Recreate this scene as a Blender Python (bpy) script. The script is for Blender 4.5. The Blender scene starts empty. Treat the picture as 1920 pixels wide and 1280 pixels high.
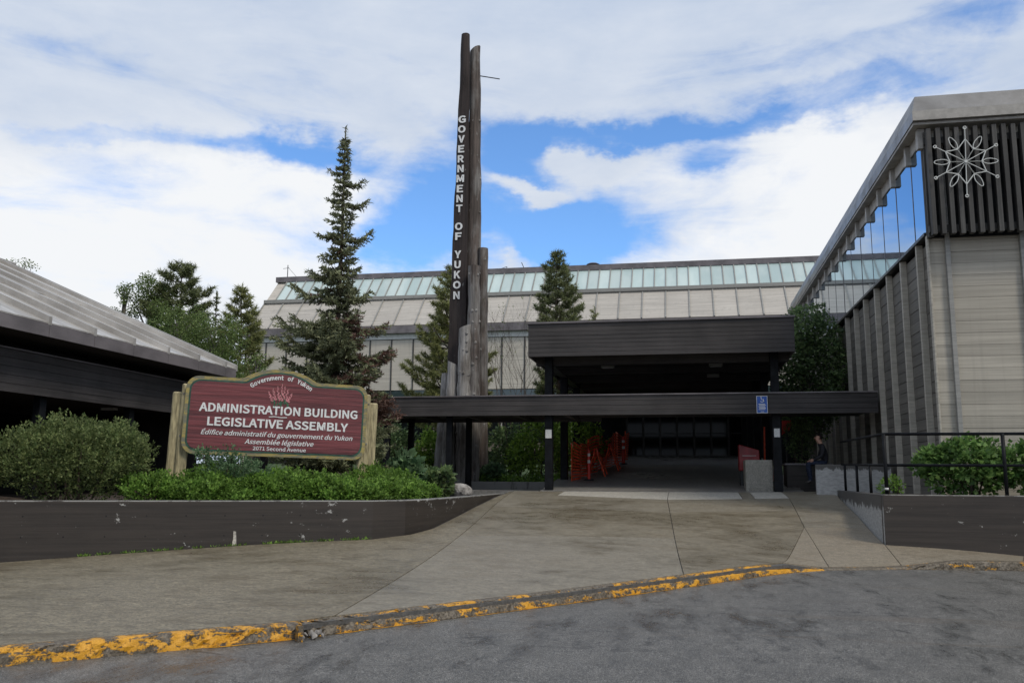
import bpy, bmesh, math, random
import numpy as np
from mathutils import Vector, Matrix, geometry
rad = math.radians
random.seed(7); RNG = np.random.default_rng(7)
S = bpy.context.scene
COL = S.collection

# ------------------------------------------------------------------ camera
F_PX, EYE = 1650.0, 1.6
yaw, pitch, roll = rad(11.08), rad(8.84), rad(.36)
fwd = Vector((-math.sin(yaw)*math.cos(pitch), math.cos(yaw)*math.cos(pitch), math.sin(pitch)))
rgt = Vector((math.cos(yaw), math.sin(yaw), 0)); up = rgt.cross(fwd)
rgt, up = rgt*math.cos(roll)+up*math.sin(roll), up*math.cos(roll)-rgt*math.sin(roll)
cam_d = bpy.data.cameras.new('camera'); cam = bpy.data.objects.new('camera', cam_d); COL.objects.link(cam)
cam_d.sensor_width = 36; cam_d.lens = 36*F_PX/1920; cam_d.clip_end = 3000; cam_d.clip_start = .1
cam.matrix_world = Matrix(((rgt.x, up.x, -fwd.x, 0), (rgt.y, up.y, -fwd.y, 0), (rgt.z, up.z, -fwd.z, EYE), (0, 0, 0, 1)))
S.camera = cam
CAM = Vector((0, 0, EYE))
def ray(px, py): return rgt*((px-960)/F_PX) - up*((py-640)/F_PX) + fwd
def atY(px, py, Y): d = ray(px, py); return CAM + d*(Y/d.y)
def atX(px, py, X): d = ray(px, py); return CAM + d*(X/d.x)
def atZ(px, py, Z): d = ray(px, py); return CAM + d*((Z-EYE)/d.z)

# ------------------------------------------------------------------ world
SUN_EL, SUN_AZ = 50, 128          # azimuth clockwise from +Y (north of the scene); sun behind right of the viewer
W = bpy.data.worlds.new('World'); S.world = W; W.use_nodes = True
nt = W.node_tree; nt.nodes.clear()
def wn(t, **k):
    n = nt.nodes.new(t)
    for a, b in k.items(): setattr(n, a, b)
    return n
def wmath(op, a, b=None, c=None, clamp=False):
    n = wn('ShaderNodeMath', operation=op, use_clamp=clamp)
    for i, v in enumerate((a, b, c)):
        if v is None: continue
        if isinstance(v, (int, float)): n.inputs[i].default_value = v
        else: nt.links.new(v, n.inputs[i])
    return n.outputs[0]
tc = wn('ShaderNodeTexCoord'); sep = wn('ShaderNodeSeparateXYZ'); nt.links.new(tc.outputs['Generated'], sep.inputs[0])
az = wmath('ARCTAN2', sep.outputs[0], sep.outputs[1]); el = wmath('ARCSINE', sep.outputs[2])
sky = wn('ShaderNodeTexSky', sky_type='NISHITA', sun_disc=False, sun_elevation=rad(SUN_EL), sun_rotation=rad(SUN_AZ), altitude=700, air_density=1.0, dust_density=.2, ozone_density=3.0)
def wnoise(scale, sx, sy, off=0, detail=8, rough=.6, dist=0):
    cb = wn('ShaderNodeCombineXYZ')
    nt.links.new(wmath('MULTIPLY', az, sx), cb.inputs[0]); nt.links.new(wmath('MULTIPLY', el, sy), cb.inputs[1]); cb.inputs[2].default_value = off
    n = wn('ShaderNodeTexNoise'); n.inputs['Scale'].default_value = scale; n.inputs['Detail'].default_value = detail
    n.inputs['Roughness'].default_value = rough; n.inputs['Distortion'].default_value = dist
    nt.links.new(cb.outputs[0], n.inputs['Vector']); return n.outputs['Fac']
def azel(px, py):
    d = ray(px, py).normalized(); return math.atan2(d.x, d.y), math.asin(d.z)
def bump(px, py, rx, ry, az_in, el_in):
    a, e = azel(px, py)
    u = wmath('MULTIPLY', wmath('SUBTRACT', az_in, a), F_PX/rx); v = wmath('MULTIPLY', wmath('SUBTRACT', el_in, e), F_PX/ry)
    q = wmath('ADD', wmath('MULTIPLY', u, u), wmath('MULTIPLY', v, v))
    return wmath('DIVIDE', 1, wmath('ADD', 1, wmath('MULTIPLY', q, q)))
warp1 = wnoise(5, 1, 1.6, 3.3, 6, .6); warp2 = wnoise(5, 1, 1.6, 9.1, 6, .6)
azw = wmath('ADD', az, wmath('MULTIPLY', wmath('SUBTRACT', warp1, .5), .16)); elw = wmath('ADD', el, wmath('MULTIPLY', wmath('SUBTRACT', warp2, .5), .12))
def total(lst):
    t = None
    for px, py, rx, ry, w in lst:
        b = wmath('MULTIPLY', bump(px, py, rx, ry, azw, elw), w); t = b if t is None else wmath('ADD', t, b)
    return t
holes = total([(790, 420, 115, 80, 1.0), (560, 305, 110, 30, .62), (975, 300, 85, 45, .85), (1150, 250, 200, 30, .85), (1060, 425, 150, 66, 1.0), (1600, 195, 150, 34, .52), (1430, 250, 130, 22, .5),
               (1830, 40, 90, 30, .34), (250, 265, 300, 18, .34), (720, 110, 120, 24, .24), (60, 80, 110, 22, .22), (1340, 300, 60, 20, .4), (1500, 120, 160, 30, .2)])
puffs = total([(1110, 292, 95, 30, .75), (1000, 362, 75, 20, .7), (960, 475, 40, 18, .4)])
fine = wnoise(7, 1, 1.8, 1.7, 9, .62, .4); streak = wnoise(4.5, 1, 4.5, 5.2, 8, .6, .6); broad = wnoise(2.2, 1, 1.5, 2.0, 3, .5)
D = wmath('ADD', .80, wmath('MULTIPLY', wmath('SUBTRACT', fine, .5), 1.0))
D = wmath('ADD', D, wmath('MULTIPLY', wmath('SUBTRACT', streak, .5), .95))
D = wmath('ADD', D, wmath('MULTIPLY', wmath('SUBTRACT', broad, .5), .5))
D = wmath('ADD', wmath('SUBTRACT', D, holes), puffs)
mr = wn('ShaderNodeMapRange', interpolation_type='SMOOTHSTEP'); mr.inputs['From Min'].default_value = .06; mr.inputs['From Max'].default_value = .78
nt.links.new(D, mr.inputs['Value']); cfac = mr.outputs[0]
bright = total([(230, 455, 470, 150, 1.0), (600, 440, 150, 90, .7), (1400, 350, 210, 90, .55), (1400, 490, 300, 45, .7), (1600, 350, 120, 120, .6)])
shade = wmath('ADD', wmath('MULTIPLY', wmath('SUBTRACT', wnoise(5, 1, 2.2, 7.7, 7, .6), .5), 1.0), wmath('MULTIPLY', wmath('SUBTRACT', streak, .5), .5))
bl = wmath('ADD', wmath('ADD', bright, .18), shade, clamp=True)
ccol = wn('ShaderNodeMix', data_type='RGBA'); nt.links.new(bl, ccol.inputs['Factor'])
ccol.inputs[6].default_value = (.43, .50, .62, 1); ccol.inputs[7].default_value = (.73, .745, .765, 1)
skm = wn('ShaderNodeMix', data_type='RGBA', blend_type='MULTIPLY'); skm.inputs['Factor'].default_value = 1
nt.links.new(sky.outputs[0], skm.inputs[6]); skm.inputs[7].default_value = (.84, 1.11, 1.34, 1)
bg1 = wn('ShaderNodeBackground'); bg1.inputs[1].default_value = .125; nt.links.new(skm.outputs[2], bg1.inputs[0])
bg2 = wn('ShaderNodeBackground'); bg2.inputs[1].default_value = 1.0; nt.links.new(ccol.outputs[2], bg2.inputs[0])
mx = wn('ShaderNodeMixShader'); nt.links.new(cfac, mx.inputs[0]); nt.links.new(bg1.outputs[0], mx.inputs[1]); nt.links.new(bg2.outputs[0], mx.inputs[2])
wo = wn('ShaderNodeOutputWorld'); nt.links.new(mx.outputs[0], wo.inputs[0])
sun_d = bpy.data.lights.new('sun', 'SUN'); sun_d.energy = 1.5; sun_d.angle = rad(14); sun_d.color = (1, .92, .79)
sun = bpy.data.objects.new('sun', sun_d); COL.objects.link(sun)
sdir = Vector((math.sin(rad(SUN_AZ))*math.cos(rad(SUN_EL)), math.cos(rad(SUN_AZ))*math.cos(rad(SUN_EL)), math.sin(rad(SUN_EL))))
sun.rotation_euler = sdir.to_track_quat('Z', 'Y').to_euler(); sun.location = (0, 0, 40)
S.view_settings.view_transform = 'Standard'; S.view_settings.look = 'None'; S.view_settings.gamma = 1; S.view_settings.exposure = .32
S.view_settings.use_curve_mapping = False
S.render.engine = 'CYCLES'; S.cycles.max_bounces = 8; S.cycles.diffuse_bounces = 6; S.cycles.transparent_max_bounces = 8

# ------------------------------------------------------------------ materials
MATS = {}
class NB:
    """small node helper for one material"""
    def __init__(s, name):
        s.m = bpy.data.materials.new(name); s.m.use_nodes = True; s.t = s.m.node_tree; s.t.nodes.clear()
        s.out = s.n('ShaderNodeOutputMaterial'); s.p = s.n('ShaderNodeBsdfPrincipled'); s.l(s.p.outputs[0], s.out.inputs[0])
        s.geo = s.n('ShaderNodeNewGeometry')
    def n(s, t, **k):
        n = s.t.nodes.new(t)
        for a, b in k.items(): setattr(n, a, b)
        return n
    def l(s, a, b): s.t.links.new(a, b)
    def math(s, op, a, b=None, clamp=False):
        n = s.n('ShaderNodeMath', operation=op, use_clamp=clamp)
        for i, v in enumerate((a, b)):
            if v is None: continue
            if isinstance(v, (int, float)): n.inputs[i].default_value = v
            else: s.l(v, n.inputs[i])
        return n.outputs[0]
    def pos(s, sc=(1, 1, 1), rz=0, obj=False):
        mp = s.n('ShaderNodeMapping'); mp.inputs['Scale'].default_value = sc; mp.inputs['Rotation'].default_value = (0, 0, rz)
        if obj:
            c = s.n('ShaderNodeTexCoord'); s.l(c.outputs['Object'], mp.inputs[0])
        else: s.l(s.geo.outputs['Position'], mp.inputs[0])
        return mp.outputs[0]
    def noise(s, scale, vec=None, detail=5, rough=.6, dist=0):
        n = s.n('ShaderNodeTexNoise'); n.inputs['Scale'].default_value = scale; n.inputs['Detail'].default_value = detail
        n.inputs['Roughness'].default_value = rough; n.inputs['Distortion'].default_value = dist
        s.l(vec if vec is not None else s.geo.outputs['Position'], n.inputs['Vector']); return n.outputs['Fac']
    def ramp(s, f, a, b):
        n = s.n('ShaderNodeMapRange', interpolation_type='SMOOTHSTEP'); n.inputs['From Min'].default_value = a; n.inputs['From Max'].default_value = b
        s.l(f, n.inputs['Value']); return n.outputs[0]
    def rng(s, f, a, b, c, d):
        n = s.n('ShaderNodeMapRange'); n.inputs['From Min'].default_value = a; n.inputs['From Max'].default_value = b
        n.inputs['To Min'].default_value = c; n.inputs['To Max'].default_value = d; s.l(f, n.inputs['Value']); return n.outputs[0]
    def mix(s, f, a, b, mode='MIX'):
        n = s.n('ShaderNodeMix', data_type='RGBA', blend_type=mode)
        for sock, v in ((n.inputs['Factor'], f), (n.inputs[6], a), (n.inputs[7], b)):
            if isinstance(v, (int, float)): sock.default_value = v
            elif isinstance(v, tuple): sock.default_value = (*v, 1) if len(v) == 3 else v
            else: s.l(v, sock)
        return n.outputs[2]
    def bump(s, h, strength, dist=.02):
        n = s.n('ShaderNodeBump'); n.inputs['Strength'].default_value = strength; n.inputs['Distance'].default_value = dist
        s.l(h, n.inputs['Height']); s.l(n.outputs[0], s.p.inputs['Normal'])
    def col(s, v):
        if isinstance(v, tuple): s.p.inputs['Base Color'].default_value = (*v, 1)
        else: s.l(v, s.p.inputs['Base Color'])
    def rough(s, v):
        if isinstance(v, (int, float)): s.p.inputs['Roughness'].default_value = v
        else: s.l(v, s.p.inputs['Roughness'])
    def tone(s, amount=.2):
        """each object its own tone"""
        oi = s.n('ShaderNodeObjectInfo'); return s.rng(oi.outputs['Random'], 0, 1, 1-amount, 1+amount)
    def scale_col(s, c, f):
        v = s.n('ShaderNodeVectorMath', operation='SCALE')
        if isinstance(c, tuple): v.inputs[0].default_value = c
        else: s.l(c, v.inputs[0])
        s.l(f, v.inputs['Scale']); return v.outputs[0]

def plain(name, c, rough=.6, var=.12, scale=3, stretch=(1, 1, 1), bump=.15, bscale=40, metal=0, tone=0, c2=None):
    b = NB(name); f = b.noise(scale, b.pos(stretch), 6)
    dark = c2 or tuple(x*(1-2.2*var) for x in c); lite = tuple(min(1, x*(1+1.6*var)) for x in c)
    cc = b.mix(b.ramp(f, .3, .7), dark, lite)
    if tone: cc = b.scale_col(cc, b.tone(tone))
    b.col(cc); b.rough(b.rng(f, .3, .7, min(1, rough+.08), max(.02, rough-.08))); b.p.inputs['Metallic'].default_value = metal
    if bump: b.bump(b.noise(bscale, b.pos(stretch), 4), bump)
    MATS[name] = b.m; return b.m

plain('black_paint', (.006, .007, .009), .6, .2, 6, bump=.05); MATS['black_paint'].node_tree.nodes['Principled BSDF'].inputs['Specular IOR Level'].default_value = .2
plain('dark_steel', (.02, .022, .024), .4, .2, 8, bump=.05)
plain('void', (.012, .011, .011), .8, .2)
plain('white_metal', (.62, .62, .60), .4, .05)
plain('white_letter', (.72, .73, .72), .5, .04, 6, bump=.05)
plain('paper', (.62, .62, .60), .6, .04)
plain('red_plastic', (.60, .035, .02), .35, .12, 5, bump=.03)
plain('orange_plastic', (.75, .09, .03), .5, .15, 8, bump=.03)
plain('red_box', (.30, .015, .018), .35, .15, 5)
plain('blue_sign', (.02, .10, .42), .4, .06)
plain('soil', (.055, .038, .028), .9, .35, 9, bump=.9, bscale=60)
plain('rock', (.30, .28, .26), .85, .3, 6, bump=.7, bscale=18)
plain('bark', (.075, .055, .042), .9, .3, 9, (1, 1, .25), .6, 30)
plain('grey_bark', (.17, .15, .13), .9, .3, 9, (1, 1, .25), .5, 30)
plain('lawn', (.05, .085, .025), .9, .3, 3, bump=.6, bscale=40)
plain('terrain', (.09, .09, .08), .9, .2, .2)
plain('dark_glass_frame', (.05, .047, .043), .5, .1)
plain('skin', (.42, .24, .17), .5, .06)
plain('jeans', (.014, .022, .048), .9, .2, 20)
plain('jacket', (.014, .014, .018), .85, .2, 14)
plain('hair', (.02, .014, .01), .6, .2, 40)
plain('shoe', (.05, .045, .04), .6, .2, 14)
plain('weathered_post', (.38, .325, .19), .8, .22, 5, (4, 4, .6), .4, 14)
plain('galvanised', (.20, .195, .19), .42, .12, 1.5, metal=.4)
plain('beige_frame', (.36, .34, .31), .55, .1, 4)
plain('fascia_metal', (.155, .138, .142), .42, .14, 1.6, (1, .5, 1), .03)
plain('rope_light', (.62, .63, .60), .45, .05)

def wood_dark(name, c, axis, tone=0):
    """stained sawn timber, grain running along an axis"""
    b = NB(name); st = {'x': (.5, 14, 26), 'y': (14, .5, 26), 'z': (26, 26, .6)}[axis]
    g = b.noise(1.0, b.pos(st), 6, .65); w = b.noise(.9, None, 4)
    k = b.math('ADD', b.math('MULTIPLY', g, .6), b.math('MULTIPLY', w, .4))
    cc = b.mix(b.ramp(k, .36, .66), tuple(x*.55 for x in c), tuple(x*1.5 for x in c))
    if tone: cc = b.scale_col(cc, b.tone(tone))
    b.col(cc); b.rough(b.rng(g, .3, .7, .62, .82)); b.bump(g, .5, .012); MATS[name] = b.m
wood_dark('beam_x', (.046, .041, .040), 'x'); wood_dark('beam_y', (.046, .041, .040), 'y'); wood_dark('slat_wood', (.052, .050, .047), 'z', .25)
wood_dark('soffit_wood', (.045, .040, .036), 'x', .1)

def siding(name, c, axis='x', tone=.08):
    b = NB(name); st = {'x': (.35, 3, 22), 'y': (3, .35, 22)}[axis]
    g = b.noise(1.0, b.pos(st), 5, .6); w = b.noise(.5, None, 4); run = b.noise(1.0, b.pos((5, 5, .22)), 4)
    cc = b.mix(b.ramp(g, .3, .72), tuple(x*.78 for x in c), tuple(x*1.14 for x in c))
    cc = b.mix(b.math('MULTIPLY', b.ramp(w, .45, .75), .35), cc, tuple(x*.7 for x in c))
    cc = b.mix(b.math('MULTIPLY', b.ramp(run, .52, .72), .30), cc, tuple(x*.58 for x in c))
    cc = b.scale_col(cc, b.tone(tone)); b.col(cc); b.rough(.62); b.bump(g, .25, .01); MATS[name] = b.m
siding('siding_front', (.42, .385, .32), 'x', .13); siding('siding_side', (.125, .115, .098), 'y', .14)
siding('fin', (.42, .39, .33), 'y', .06); siding('panel_back', (.53, .485, .42), 'x', .06); siding('roof_panel_back', (.47, .435, .385), 'x', .06)
siding('batten', (.30, .295, .275), 'x', .05)

def metal_roof():
    b = NB('metal_roof'); g = b.noise(1.0, b.pos((.5, 2.4, .5)), 6, .65); h = b.noise(1.0, b.pos((.25, 6, .25)), 4)
    cc = b.mix(b.ramp(g, .35, .68), (.34, .32, .295), (.56, .535, .50))
    cc = b.mix(b.math('MULTIPLY', b.ramp(h, .5, .7), .5), cc, (.25, .225, .195)); b.col(b.scale_col(cc, b.tone(.08)))
    b.rough(b.rng(g, .35, .7, .5, .28)); b.p.inputs['Metallic'].default_value = .25; b.bump(h, .1, .01); MATS['metal_roof'] = b.m
metal_roof()
plain('spandrel_shaded', (.13, .105, .08), .6, .12)  # pale lower panels of the back building, shade put into their base colour

def glass_mirror():
    b = NB('mirror_glass'); b.col((.30, .42, .54)); b.p.inputs['Metallic'].default_value = 1; b.rough(.025)
    b.bump(b.noise(.8, None, 2), .012, .05); MATS['mirror_glass'] = b.m
    b = NB('skylight_glass'); f = b.noise(.6, b.pos((1, .4, .4)), 3); oi = b.tone(.10)
    cc = b.mix(b.ramp(f, .35, .65), (.42, .53, .515), (.54, .635, .61)); b.col(b.scale_col(cc, oi)); b.rough(.12); b.p.inputs['Specular IOR Level'].default_value = .8; MATS['skylight_glass'] = b.m
    b = NB('dark_glass'); b.col((.006, .008, .008)); b.rough(.06); b.p.inputs['Specular IOR Level'].default_value = .12; MATS['dark_glass'] = b.m
    b = NB('teal_glass'); b.col((.035, .055, .058)); b.rough(.06); b.p.inputs['Specular IOR Level'].default_value = .9; MATS['teal_glass'] = b.m
glass_mirror()

def asphalt():
    b = NB('asphalt'); sp = b.noise(55, None, 4, .75); sp2 = b.noise(130, None, 2, .6); wet = b.noise(.55, b.pos((1.6, .5, 1), rad(-38)), 6, .62, .6); wet2 = b.noise(2.6, b.pos((1.4, .6, 1), rad(-38)), 7, .68)
    cc = b.mix(b.ramp(sp, .41, .60), (.036, .034, .031), (.140, .133, .120)); cc = b.mix(b.math('MULTIPLY', b.ramp(sp2, .585, .63), .9), cc, (.38, .37, .345))
    mixw = b.math('ADD', b.math('MULTIPLY', wet, .6), b.math('MULTIPLY', wet2, .4)); wm = b.ramp(mixw, .50, .62)
    blot = b.noise(11, b.pos((1.3, .8, 1), rad(-40)), 5, .7); cc = b.scale_col(cc, b.rng(blot, .3, .7, .80, 1.22)); cc = b.scale_col(cc, b.rng(wet2, .3, .7, 1.30, .80)); cc = b.mix(b.math('MULTIPLY', wm, .62), cc, (.030, .029, .028))
    tr = b.ramp(b.noise(1.0, b.pos((.22, 3.0, 1), rad(-52)), 6, .65, .5), .57, .72); cc = b.mix(b.math('MULTIPLY', tr, .45), cc, (.105, .076, .05))
    crk = b.noise(.8, b.pos((.35, 2.2, 1), rad(-60)), 4, .5, .8); line_ = b.math('SUBTRACT', 1, b.ramp(b.math('ABSOLUTE', b.math('SUBTRACT', crk, .47)), .0, .006)); cc = b.mix(b.math('MULTIPLY', line_, .75), cc, (.022, .021, .02))
    b.col(cc); b.rough(b.math('ADD', b.rng(wm, 0, 1, .47, .20), b.rng(sp, .3, .7, -.06, .08))); b.bump(b.math('ADD', sp, b.math('MULTIPLY', sp2, .5)), .65, .012); MATS['asphalt'] = b.m
asphalt()

def concrete(name, c, wetness=.5, brown=.4, tone=.05, coarse=.0):
    b = NB(name); big = b.noise(.42, b.pos((1, .8, 1)), 6, .62, .5); mid = b.noise(1.3, b.pos((1.0, 1.7, 1), rad(8)), 8, .70, .4); strk = b.noise(1.0, b.pos((.7, 5.5, 1), rad(-6)), 7, .7, .3)
    fine = b.noise(38, None, 5, .78); sp = b.noise(60, None, 2)
    cc = b.mix(b.ramp(fine, .40, .60), tuple(x*(.74-coarse*.16) for x in c), tuple(x*(1.24+coarse*.22) for x in c))
    blot = b.noise(9, b.pos((1, 1.4, 1)), 6, .72); cc = b.scale_col(cc, b.rng(blot, .35, .65, .78-coarse*.08, 1.2+coarse*.08)); cc = b.mix(b.math('MULTIPLY', b.ramp(mid, .46, .70), brown), cc, (c[0]*.66, c[1]*.58, c[2]*.46))
    cc = b.mix(b.math('MULTIPLY', b.ramp(strk, .52, .74), brown*.9), cc, (c[0]*.52, c[1]*.46, c[2]*.38))
    wm = b.ramp(b.math('ADD', b.math('MULTIPLY', big, .6), b.math('MULTIPLY', mid, .4)), .60-.22*wetness, .82-.22*wetness)
    cc = b.mix(wm, cc, b.scale_col(cc, b.rng(mid, 0, 1, .78, .84)))
    grit = b.ramp(sp, .66, .72); cc = b.mix(b.math('MULTIPLY', grit, .35+coarse*.3), cc, (.07, .062, .052))
    b.col(b.scale_col(cc, b.tone(tone))); b.rough(b.math('ADD', b.rng(wm, 0, 1, .52, .22), b.rng(fine, .3, .7, -.05, .06))); b.bump(b.math('ADD', fine, b.math('MULTIPLY', mid, 1.5)), .35+coarse*.5, .008); MATS[name] = b.m
concrete('slab', (.222, .194, .146), .65, .5); concrete('slab_wet', (.200, .170, .120), .8, .6); concrete('slab_dry', (.47, .44, .38), -.6, .1, 0); concrete('slab_tan', (.232, .196, .144), .3, .4)
concrete('ramp_concrete', (.21, .20, .185), .6, .3); concrete('block_concrete', (.24, .225, .19), -.2, .25); concrete('base_concrete', (.09, .085, .078), .4, .3)
concrete('sidewalk_rough', (.188, .160, .110), .75, .6, .05, 1.0)

def painted_wall(name, c, peel, light, amt, ztop=1.2):
    """dark paint over board-formed concrete, flaking to pale concrete"""
    b = NB(name); lines = b.noise(1.0, b.pos((.5, .5, 16)), 4, .6); blot = b.noise(1.1, None, 6, .65)
    cc = b.mix(b.ramp(lines, .3, .7), tuple(x*.72 for x in c), tuple(x*1.25 for x in c)); cc = b.mix(b.math('MULTIPLY', b.ramp(blot, .4, .7), .5), cc, tuple(x*1.35 for x in c))
    ch = b.noise(5.5, b.pos((1, 1, 1.5)), 9, .72); pk = b.noise(.9, None, 3)
    peelf = b.ramp(b.math('ADD', b.math('MULTIPLY', ch, .7), b.math('MULTIPLY', pk, .3)), amt, amt+.025)
    specks = b.ramp(b.noise(26, None, 3, .6), .755, .77)
    sp3 = b.n('ShaderNodeSeparateXYZ'); b.l(b.geo.outputs['Position'], sp3.inputs[0]); edge = b.noise(3.0, b.pos((1, 1, .2)), 6, .7)
    zz = sp3.outputs[2]; near = b.ramp(zz, ztop-.020, ztop-.014); worn = b.math('MULTIPLY', near, b.ramp(edge, .36, .50))
    m = b.math('MAXIMUM', b.math('MAXIMUM', peelf, b.math('MULTIPLY', worn, .55)), b.math('MULTIPLY', specks, .7)); cc = b.mix(m, cc, light)
    b.col(cc); b.rough(.6); b.bump(b.math('SUBTRACT', lines, b.math('MULTIPLY', m, .5)), .35, .01); MATS[name] = b.m
painted_wall('painted_wall', (.034, .027, .022), .6, (.36, .355, .335), .600)
painted_wall('painted_wall_right', (.034, .027, .022), .6, (.30, .295, .275), .618, 1.36)
def peeling(name, c, light, mid_z, soft):
    """mostly bare pale concrete with paint left in ragged tongues along the top"""
    b = NB(name); sp = b.n('ShaderNodeSeparateXYZ'); b.l(b.geo.outputs['Position'], sp.inputs[0])
    jag = b.noise(4.5, b.pos((1, 1, .35)), 6, .7); f = b.math('ADD', sp.outputs[2], b.math('MULTIPLY', b.math('SUBTRACT', jag, .5), soft))
    m = b.ramp(f, mid_z-.02, mid_z+.02); g = b.noise(9, b.pos((1, 1, 3)), 6)
    bare = b.mix(b.ramp(g, .35, .65), tuple(x*.72 for x in light), light)
    b.col(b.mix(m, bare, c)); b.rough(.75); b.bump(g, .3, .01); MATS[name] = b.m
peeling('peeling_wall', (.105, .10, .092), (.46, .455, .44), 1.87, .55); peeling('peeling_ramp_wall', (.085, .08, .074), (.42, .415, .40), 1.10, .75)

def kerb_paint(name, amt):
    b = NB(name); n1 = b.noise(3.2, b.pos((1, 1, 2.6)), 9, .70, .5); n2 = b.noise(34, None, 5, .7); grain = b.noise(90, None, 3)
    f = b.math('ADD', b.math('MULTIPLY', n1, .74), b.math('MULTIPLY', n2, .26)); m = b.ramp(f, amt, amt+.045)
    conc = b.mix(b.ramp(n2, .38, .62), (.060, .046, .030), (.175, .145, .105)); paint = b.mix(b.ramp(grain, .3, .7), (.54, .245, .012), (.72, .36, .022))
    b.col(b.mix(m, conc, paint)); b.rough(.5); b.bump(b.math('ADD', n2, b.math('MULTIPLY', m, .4)), .7, .012); MATS[name] = b.m
kerb_paint('kerb_yellow', .484); kerb_paint('kerb_worn', .515); kerb_paint('kerb_faint', .555); kerb_paint('kerb_line', .40)

def sign_wood():
    b = NB('sign_red'); g = b.noise(1.0, b.pos((.7, 1, 22), obj=True), 7, .68, .3); big = b.noise(1.0, b.pos((.25, 1, 7), obj=True), 4)
    k = b.math('ADD', b.math('MULTIPLY', g, .65), b.math('MULTIPLY', big, .35))
    b.col(b.mix(b.ramp(k, .36, .64), (.065, .014, .017), (.220, .052, .058))); b.rough(.55); b.bump(k, .8, .02); MATS['sign_red'] = b.m
    b = NB('sign_border'); n1 = b.noise(1.0, b.pos((5, 5, 16), obj=True), 7, .7)
    b.col(b.mix(b.ramp(n1, .42, .6), (.17, .165, .115), (.36, .285, .09))); b.rough(.75); b.bump(n1, .5, .01); MATS['sign_border'] = b.m
    plain('sign_green', (.022, .075, .05), .5, .2, 8)
    plain('flower_pink', (.50, .18, .20), .6, .15, 20); plain('flower_green', (.03, .12, .06), .6, .2, 20)
sign_wood()

def log_wood(name, c, c2, thr):
    b = NB(name); g = b.noise(1.0, b.pos((14, 14, .5)), 7, .68, .4); bl = b.noise(1.3, b.pos((1.5, 1.5, .45)), 5, .62); kn = b.noise(1.0, b.pos((6, 6, 2.2)), 5, .6)
    cc = b.mix(b.ramp(g, .33, .66), tuple(x*.5 for x in c), tuple(x*1.5 for x in c))
    cc = b.mix(b.ramp(bl, thr, thr+.16), cc, b.mix(b.ramp(g, .35, .65), tuple(x*.55 for x in c2), c2))
    cc = b.mix(b.math('MULTIPLY', b.ramp(kn, .64, .70), .55), cc, (.30, .29, .27)); b.col(cc); b.rough(.8); b.bump(g, .8, .03); MATS[name] = b.m
log_wood('log_dark', (.082, .064, .054), (.23, .215, .20), .45); log_wood('log_face', (.026, .018, .016), (.05, .04, .036), .56); log_wood('log_grey', (.15, .135, .12), (.37, .355, .335), .42)

def leaf(name, c1, c2, trans=.25, rough=.55):
    b = NB(name); at = b.n('ShaderNodeAttribute', attribute_name='tone'); cc = b.mix(at.outputs['Fac'], c1, c2)
    big = b.noise(3.4, None, 4); cc = b.scale_col(cc, b.rng(big, .35, .65, .62, 1.28))
    b.col(cc); b.rough(rough); b.p.inputs['Specular IOR Level'].default_value = .3
    tr = b.n('ShaderNodeBsdfTranslucent'); b.l(cc, tr.inputs[0]); ms = b.n('ShaderNodeMixShader'); ms.inputs[0].default_value = trans
    b.l(b.p.outputs[0], ms.inputs[1]); b.l(tr.outputs[0], ms.inputs[2]); b.l(ms.outputs[0], b.out.inputs[0]); MATS[name] = b.m
leaf('spruce_needles', (.085, .105, .058), (.33, .345, .19), .25); leaf('dead_needles', (.085, .048, .038), (.21, .120, .090), .15)
leaf('pine_needles', (.10, .125, .045), (.36, .365, .14), .3); leaf('pine_dark', (.065, .090, .042), (.26, .285, .12), .25)
leaf('grey_green_leaf', (.085, .130, .042), (.30, .345, .135), .45); leaf('hedge_leaf', (.085, .170, .030), (.315, .500, .100), .5)
leaf('shrub_leaf', (.100, .185, .028), (.330, .470, .080), .5); leaf('maple_leaf', (.070, .150, .040), (.270, .430, .125), .45); leaf('aspen_leaf', (.085, .135, .042), (.26, .335, .110), .4)
leaf('dark_leaf', (.062, .110, .046), (.235, .320, .125), .4); leaf('blue_leaf', (.065, .130, .062), (.220, .330, .165), .4); leaf('grass_blade', (.03, .06, .015), (.12, .17, .05), .25)
def pattern_paper():
    b = NB('printed_paper'); n = b.noise(1.0, b.pos((60, 60, 130)), 3, .7); b.col(b.mix(b.ramp(n, .55, .6), (.66, .66, .64), (.22, .23, .24))); b.rough(.6); MATS['printed_paper'] = b.m
pattern_paper()

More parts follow.
